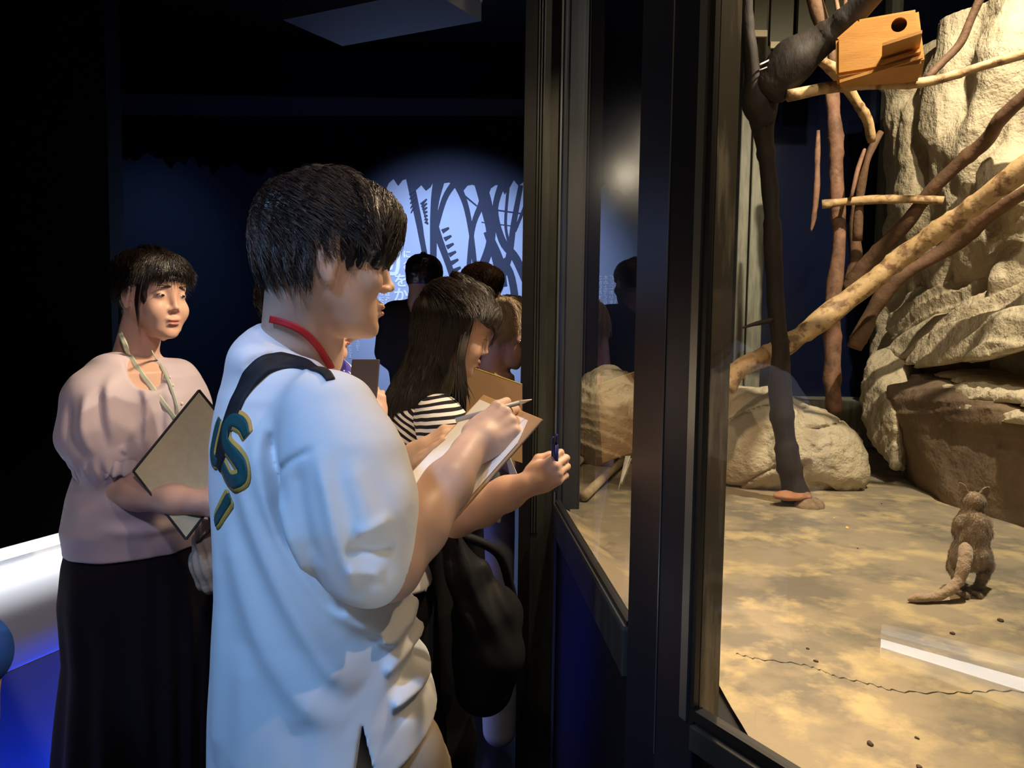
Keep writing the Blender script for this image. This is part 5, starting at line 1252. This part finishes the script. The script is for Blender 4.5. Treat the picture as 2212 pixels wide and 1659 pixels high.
S = Shape(); S.chain([(A(948, 905, 1.80), .062), (A(962, 935, 1.765), .064), (A(970, 968, 1.745), .060)], .02); S.c(rc(A(966, 1000, 1.73), A(972, 1060, 1.71), .054, .056), .004)
S.build('striped_sleeve', .004, st_s, ws)
blk = M('black_trousers_cloth', (.010, .010, .012), .85, .2)
S = Shape(); S.u(pxloft([(1130, 900, 1000), (1170, 892, 1012), (1300, 890, 1025), (1450, 895, 1020), (1700, 905, 1010)], YS, .15, 1.2), .02)
S.chain([(A(945, 1600, YS), .10), ((A(945, 1600, YS)[0], YS, .10), .07)], .02)
S.build('skirt', .008, blk, ws, lambda x, y, z: -.006 * np.sin(x * 60))
# long hair
S = Shape(); S.u(head_prim(sf, .014), .02); S.u(ell((-.01, 0, .055), (.098, .080, .062), None, sf), .02)
def srg(X, Y, Z):
    x, y, z = sf.loc(X, Y, Z); return np.minimum(np.maximum(x - .030 + .3 * np.maximum(-z - .02, 0), -z - .35), 10) * sf.sc * .8
S.i(lambda X, Y, Z: smin(srg(X, Y, Z), hair_region(sf, [(.040, .20), (.040, .045), (.062, .034), (.095, .030), (.16, .2)], X, Y, Z), .01), .01)
S.u(pxloft([(640, 932, 1030), (690, 905, 1012), (740, 890, 992), (800, 864, 985), (850, 838, 975), (885, 828, 952), (910, 846, 936), (945, 862, 930), (985, 880, 922), (1010, 892, 912)], YS + .01, .1, 1.15), .035)
S.c(ell((.092, 0, -.055), (.055, .11, .085), None, sf), .010)
S.u(rc(sf.to((.060, .066, .03)), sf.to((.078, .070, -.05)), .014, .010), .01)
def shd(x, y, z):
    return -.005 * fbm(x * 1.0, y, z * .25, 16, 3, 3) - .0028 * vnoise(x * 90, y * 90, z * 6, 4)
sh = S.build('long_hair', .0042, hair_k, ws, shd)
def sflow(P):
    x, y, z = sf.loc(P[:, 0], P[:, 1], P[:, 2]); k = np.clip((.07 - z) / .06, 0, 1)[:, None]
    top = np.stack([.9 * np.clip((.06 - x) / .05, -.2, 1), y * 10, -.25 - 6 * np.clip(x - .02, 0, 1)], 1) @ sf.R.T; dn = np.tile(np.array([[-.28, 0, -1.0]]), (len(P), 1)); return (top * (1 - k) + dn * k).astype(np.float32)
def sreg(X, Y, Z):
    x, y, z = sf.loc(X, Y, Z); return (x < .015) | (z > .085)
strands('hair_strands', sh, 14000, .075, .00065, hair_k, sh, sflow, 6, sreg, .05, 6, .12)
rn_ = random.Random(8)
for k in range(22):
    t = k / 21; p = [sf.to((.030 - .02 * t, -.068, .03)), A(1004 - 16 * t, 765, 1.80), A(1006 - 22 * t + rn_.uniform(-3, 3), 815, 1.79), A(1022 - 40 * t + rn_.uniform(-5, 5), 872 + rn_.uniform(-12, 16), 1.78)]
    MB().tube(catmull(p, 5), [.0035] * 8 + [.003, .0026, .0022, .0018, .0014, .001, .0006, .0003], 5).build('front_lock', hair_k, ws, True)
for k in range(16):
    p = [sf.to((.074, -.05 + k * .006, .060)), sf.to((.096 + rn_.uniform(0, .006), -.052 + k * .0065, .025)), sf.to((.100 + rn_.uniform(-.006, .006), -.054 + k * .007, -.002 - rn_.uniform(0, .018)))]
    MB().tube(catmull(p, 5), [.002] * 6 + [.0016, .0012, .0008, .0005, .0003], 5).build('fringe_lock', hair_k, ws, True)
# pen in her fist
pn = empty('pen', A(1200, 1000, 1.53), 'dark blue ballpoint pen held upright in a fist against the glass', 'pen')
navy = M('navy_plastic', (.012, .018, .11), .3)
q0, q1, q2, q3 = A(1202, 938, 1.525), A(1201, 960, 1.53), A(1199, 1048, 1.545), A(1199, 1063, 1.548)
MB().tube([q1, q2], .0058, 12).build('barrel', navy, pn, True); MB().tube([q0, q1], [.0035, .0035], 10).build('push_button', navy, pn, True); MB().tube([q2, q3], [.0050, .0012], 10).build('pen_tip', navy, pn, True)
MB().tube(catmull([A(1196, 944, 1.520), A(1193, 950, 1.517), A(1193, 985, 1.520)], 3), .0022, 6).build('pocket_clip', navy, pn, True)
# gathered black bag at her hip
bk = empty('shoulder_bag', A(1060, 1400, 1.75), 'black gathered fabric bag hanging beside the black trousers, under the bent forearm', 'bag')
bkm = M('black_bag_cloth', (.007, .007, .009), .7, .3)
S = Shape(); S.chain([(A(975, 1165, 1.72), .026), (A(1008, 1240, 1.70), .045), (A(1045, 1330, 1.70), .068), (A(1055, 1410, 1.70), .080), (A(1045, 1480, 1.70), .07)], .03); S.u(ell(A(1082, 1320, 1.74), (.055, .05, .05)), .03)
S.build('bag_body', .006, bkm, bk, lambda x, y, z: -.006 * np.sin((x * .82 + z * .35) * 150 + 2 * fbm(x, y, z, 6, 2, 3)) * np.clip((z - .75) * 6, 0, 1))
MB().tube(catmull([A(965, 1150, 1.72), A(1035, 1170, 1.72), A(1080, 1200, 1.74), A(1100, 1260, 1.78), A(1110, 1300, 1.80)], 5), .012, 8).build('bag_handle', bkm, bk, True)

# ================================================================== man with short hair, back turned
YM = 3.15
mn = empty('person', (A(900, 1100, YM)[0], YM, 0), 'man with short dark hair and black shirt, back turned, before the lit wall', 'person')
mf = fdir(918, 604, YM, 1.35, .05, .90)
S = Shape(); head_shape(S, mf, A(905, 690, YM), .055, .062, ); S.u(pxloft([(680, 850, 955), (760, 845, 965), (1000, 850, 960)], YM, 1.35, 1.8), .03)
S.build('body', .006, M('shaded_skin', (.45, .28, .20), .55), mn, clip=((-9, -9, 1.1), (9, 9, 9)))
S = Shape(); S.u(pxloft([(640, 890, 930), (655, 868, 950), (680, 845, 975), (720, 835, 990), (800, 838, 985), (900, 842, 980), (1000, 846, 975), (1060, 846, 975)], YM, 1.35, 1.8), .03)
S.chain([(A(856, 690, YM), .075), (A(842, 760, YM), .060)], .03); S.chain([(A(965, 690, YM), .075), (A(985, 760, YM), .060)], .03)
S.build('black_shirt', .008, M('black_shirt_cloth', (.012, .013, .018), .85, .2), mn, lambda x, y, z: -.005 * fbm(x, y, z, 8, 2, 3))
S = Shape(); S.u(pxloft([(1040, 852, 970), (1150, 855, 965), (1180, 858, 962)], YM, 1.35, 1.5), .03)
for dx in (-.10, .10): S.chain([((A(908, 1100, YM)[0] + dx, YM, .75), .095), ((A(908, 1100, YM)[0] + dx, YM, .06), .06)], .03)
S.build('trousers', .01, blk, mn)
S = Shape(); S.u(head_prim(mf, .008), .01); S.i(lambda X, Y, Z: hair_region(mf, [(.09, .045), (.05, .03), (.03, .0), (.0, .012), (-.03, .0), (-.05, -.035), (-.15, -.035), (-.15, .2), (.15, .2)], X, Y, Z), .01)
S.build('short_hair', .005, hair_k, mn, lambda x, y, z: -.002 * fbm(x, y, z, 80, 2, 3))

# ================================================================== woman with brown hair behind the striped top
YH = 3.5
wh = empty('person', (A(1040, 1000, YH)[0], YH, 0), 'woman with brown fringe standing behind the others, only hair and brow showing', 'person')
hf = fdir(1042, 622, YH, -.35, .10, .95)
S = Shape(); head_shape(S, hf, A(1030, 720, YH), .046, .055); S.u(pxloft([(720, 1000, 1070), (760, 975, 1090), (900, 980, 1085)], YH, -.4, 1.4), .03); S.build('body', .005, skin_p, wh, clip=((-9, -9, 1.1), (9, 9, 9))); face_details(wh, hf, lip_m)
S = Shape(); S.u(pxloft([(705, 1015, 1050), (725, 990, 1075), (770, 970, 1095), (900, 975, 1090), (1000, 975, 1090)], YH, -.4, 1.4), .02); S.chain([(A(1040, 1000, YH), .16), ((A(1040, 1000, YH)[0], YH, .08), .12)], .03)
S.build('dark_dress', .01, M('dark_dress_cloth', (.03, .03, .045), .85), wh)
hp_ = [(.092, .010), (.07, .008), (.058, -.02), (.045, -.07), (.0, -.09), (-.05, -.09), (-.14, -.09), (-.16, .2), (.16, .2), (.11, .06)]
hair_cap(wh, hf, hp_, [((.03, 0, .066), (.07, .075, .045)), ((-.03, 0, .03), (.080, .084, .075))], hair_b, 5000, .05, .0009, 9, .008, h=.005, noise=.003)

# ================================================================== light-haired person leaning in at the end of the glass
YG = 2.53
wg = empty('person', (A(1085, 1100, YG)[0], YG, 0), 'person with light hair and dark glasses leaning forward beside the end post', 'person')
gf = fdir(1108, 716, YG, .45, .50, .95)
S = Shape(); head_shape(S, gf, A(1065, 810, YG + .05), .046, .055); S.u(pxloft([(810, 1030, 1110), (860, 1010, 1115), (1000, 1020, 1112)], YG + .05, .2, 1.35), .03)
S.chain([(A(1095, 860, YG), .05), (A(1110, 1000, YG - .02), .04)], .02)
S.build('body', .0045, skin_p, wg, clip=((-9, -9, 1.0), (9, 9, 9))); face_details(wg, gf)
S = Shape(); S.u(pxloft([(815, 1030, 1100), (850, 1010, 1112), (950, 1020, 1112), (1050, 1030, 1114), (1120, 1040, 1114)], YG + .05, .2, 1.35), .02)
S.build('grey_top', .006, M('pale_grey_cloth', (.42, .41, .38), .8), wg, lambda x, y, z: -.005 * fbm(x, y, z, 9, 2, 3))
S = Shape(); S.u(pxloft([(1090, 1040, 1112), (1150, 1045, 1112), (1250, 1050, 1110), (1500, 1055, 1105)], YG + .05, .2, 1.2), .02); S.chain([(A(1080, 1450, YG + .05), .07), ((A(1080, 1450, YG)[0], YG + .05, .07), .06)], .03)
S.build('pale_jeans', .008, M('pale_denim', (.40, .44, .48), .85), wg)
gp = [(.092, .050), (.06, .030), (.05, .02), (.035, .0), (.01, .012), (-.01, .012), (-.03, -.02), (-.05, -.06), (-.10, -.07), (-.16, 0), (-.16, .2), (.16, .2)]
hair_cap(wg, gf, gp, [((.02, 0, .066), (.07, .074, .045))], hair_l, 5000, .05, .0008, 12, .006, h=.0045, noise=.003)
MB().tube([gf.to((-.005, -.082, .008)), gf.to((.05, -.078, .010)), gf.to((.092, -.066, .006))], .0022, 6).build('glasses_arm', ed, wg, True)
S = Shape(); S.u(ell((.088, -.036, .0), (.006, .026, .018), None, gf), 0); S.u(ell((.088, .036, .0), (.006, .026, .018), None, gf), 0); S.u(rc(gf.to((.094, -.01, .004)), gf.to((.094, .01, .004)), .003), .003); S.build('glasses_front', .003, ed, wg)
S = Shape(); S.u(ell((.006, -.080, -.036), (.004, .004, .006), None, gf), 0); S.build('earring', .0012, M('gold_earring', (.9, .7, .3), .2, .5, 1.0), wg)
# brown board she holds
gb = empty('clipboard', A(1075, 850, 2.2), 'plain brown board held up between the striped top and the end post', 'clipboard')
k0, k1, k2, k3 = A(1010, 790, 2.24), A(1128, 830, 2.20), A(1128, 1000, 2.12), A(1005, 960, 2.16)
nk = np.cross(k1 - k0, k3 - k0); nk /= np.linalg.norm(nk); nk = nk if nk[1] < 0 else -nk
MB().slab([k0, k1, k2, k3], nk, .004).build('board', M('brown_card', (.30, .175, .085), .7), gb)
MB().tube([k0, k1], .0015, 6).build('yellow_edge', M('yellow_edge', (.7, .6, .1), .5), gb)
# open notebook hanging lower
wn = empty('notebook', A(1090, 1030, 2.0), 'white open notebook held upright below the brown board', 'notebook')
n0, n1, n2, n3 = A(1092, 985, 2.05), A(1100, 985, 1.98), A(1122, 1040, 1.96), A(1108, 1060, 2.04)
MB().slab([n0, n1, n2, n3], (-.2, -1, .1), .006).build('pages', M('white_pages', (.8, .79, .74), .8), wn)
MB().slab([A(1098, 990, 1.97), A(1102, 990, 1.965), A(1126, 1045, 1.95), A(1122, 1048, 1.955)], (-.2, -1, .1), .004).build('cover', M('cover_card', (.7, .68, .55), .6), wn)

# ================================================================== pupil with a blue sailor collar behind the young man
YP = 1.66
wpp = empty('person', (A(700, 1100, YP)[0], YP, 0), 'pupil in white blouse with blue sailor collar, mostly hidden behind the man in white', 'person')
pf = fdir(668, 668, YP, .12, .0, .98)
S = Shape(); head_shape(S, pf, A(672, 800, YP), .045, .052); S.u(pxloft([(800, 640, 740), (850, 620, 770), (1000, 630, 770), (1150, 640, 780)], YP, .2, 1.35), .03)
S.chain([(A(760, 870, 1.52), .045), (A(800, 980, 1.50), .040)], .02); S.chain([(A(800, 980, 1.50), .038), (A(808, 920, 1.53), .026)], .01)
pwr = A(808, 915, 1.53); px_ = A(806, 850, 1.55) - pwr; px_ /= np.linalg.norm(px_); pz_ = V([.2, -.9, .1]); pz_ = pz_ - px_ * (pz_ @ px_); pz_ /= np.linalg.norm(pz_)
fingers(S, Frame(pwr, np.stack([px_, np.cross(pz_, px_), pz_], 1), .72), [(.9, 1.1, .6)] * 4, .04)
S.chain([(A(790, 960, 1.78), .036), (A(875, 1110, 1.72), .032), (A(935, 1205, 1.66), .024)], .02)
w2_ = A(937, 1208, 1.66); x2v = A(950, 1290, 1.64) - w2_; x2v /= np.linalg.norm(x2v); z2 = V([.1, -.95, .1]); z2 = z2 - x2v * (z2 @ x2v); z2 /= np.linalg.norm(z2)
fingers(S, Frame(w2_, np.stack([x2v, np.cross(z2, x2v), z2], 1), .62), [(.3, .4, .3), (.35, .45, .3), (.4, .5, .3), (.45, .5, .3)], .03)
S.build('body', .004, skin_p, wpp, clip=((-9, -9, 1.0), (9, 9, 9))); face_details(wpp, pf, lip_r)
white_b = M('white_blouse_cloth', (.80, .80, .82), .8)
S = Shape(); S.u(pxloft([(770, 650, 735), (800, 630, 768), (850, 610, 800), (950, 620, 820), (1100, 640, 860), (1220, 700, 925), (1250, 720, 935)], YP + .02, .2, 1.3), .02)
S.c(rc(A(690, 740, YP - .02), A(700, 800, YP - .05), .055, .04), .006)
S.build('white_blouse', .006, white_b, wpp, lambda x, y, z: -.004 * fbm(x, y, z, 12, 2, 9))
cbv = bvh_of([c for c in wpp.children if c.name.startswith('white_blouse')][0])
ribbon('sailor_collar', [on(cbv, 700, 768, YP), on(cbv, 722, 790, YP), on(cbv, 745, 815, YP), on(cbv, 770, 845, YP)], [.05, .055, .05, .03], .003, M('blue_collar_cloth', (.06, .05, .42), .7), wpp, (0, -1, .2), cbv, .002)
S = Shape(); S.u(pxloft([(1215, 720, 925), (1300, 730, 945), (1450, 740, 950), (1700, 750, 960)], YP + .04, .2, 1.2), .02); S.chain([(A(850, 1600, YP), .12), ((A(850, 1600, YP)[0], YP, .08), .09)], .03); S.build('black_skirt', .009, blk, wpp)
pp_ = [(.09, .03), (.07, .02), (.05, -.03), (.03, -.05), (.0, -.06), (-.05, -.08), (-.14, -.08), (-.16, .2), (.16, .2)]
hair_cap(wpp, pf, pp_, [((-.03, 0, .03), (.075, .078, .06))], hair_k, 2500, .04, .0008, 13, .006, h=.005, noise=.003)
tab = MB().slab([A(760, 776, 1.56), A(820, 776, 1.56), A(812, 880, 1.53), A(752, 880, 1.53)], (0, -1, .1), .008).build('folder', M('brown_black_cover', (.045, .030, .025), .6), None, bevel=.002)
tag(tab, 'dark brown upright folder held behind the shoulder of the man in white', 'folder')

# ================================================================== blue-sleeved person at the left edge
YE = 1.28; DZ = -.24
we = empty('person', (-1.13, YE, 0), 'person in blue top at the left edge, only a sleeve showing', 'person')
S = Shape(); sx = A(-60, 1380, YE)[0]
S.chain([((sx - .10, YE, 1.30 + DZ), .05), ((sx - .02, YE, 1.12 + DZ), .048), (A(-70, 1430, YE), .046)], .02); S.u(ell((sx - .28, YE, 1.62 + DZ), (.10, .085, .12)), .02); S.u(rc((sx - .28, YE, 1.5 + DZ), (sx - .28, YE, 1.2 + DZ), .055, .12), .03)
S.chain([(A(-52, 1430, YE), .036), (A(-40, 1560, YE), .028)], .02); S.build('body', .007, skin, we)
S = Shape(); S.u(loft([(1.46 + DZ, sx - .28, YE, .06, .10), (1.40 + DZ, sx - .28, YE, .10, .18), (1.2 + DZ, sx - .28, YE, .12, .20), (.9 + DZ, sx - .28, YE, .12, .19)], 1.57, 2.2), .02)
S.chain([((sx - .10, YE, 1.33 + DZ), .075), ((sx - .04, YE, 1.16 + DZ), .078), (A(-60, 1420, YE), .062)], .03)
S.build('blue_top', .006, M('blue_top_cloth', (.008, .07, .34), .8), we, lambda x, y, z: -.006 * fbm(x, y, z, 9, 2, 3))
S = Shape(); S.chain([((sx - .28, YE, .9), .15), ((sx - .28, YE, .06), .10)], .03); S.build('dark_trousers', .01, blk, we)
S = Shape(); S.u(ell((sx - .29, YE, 1.66 + DZ), (.11, .10, .11)), .01); S.build('hair', .006, hair_k, we)
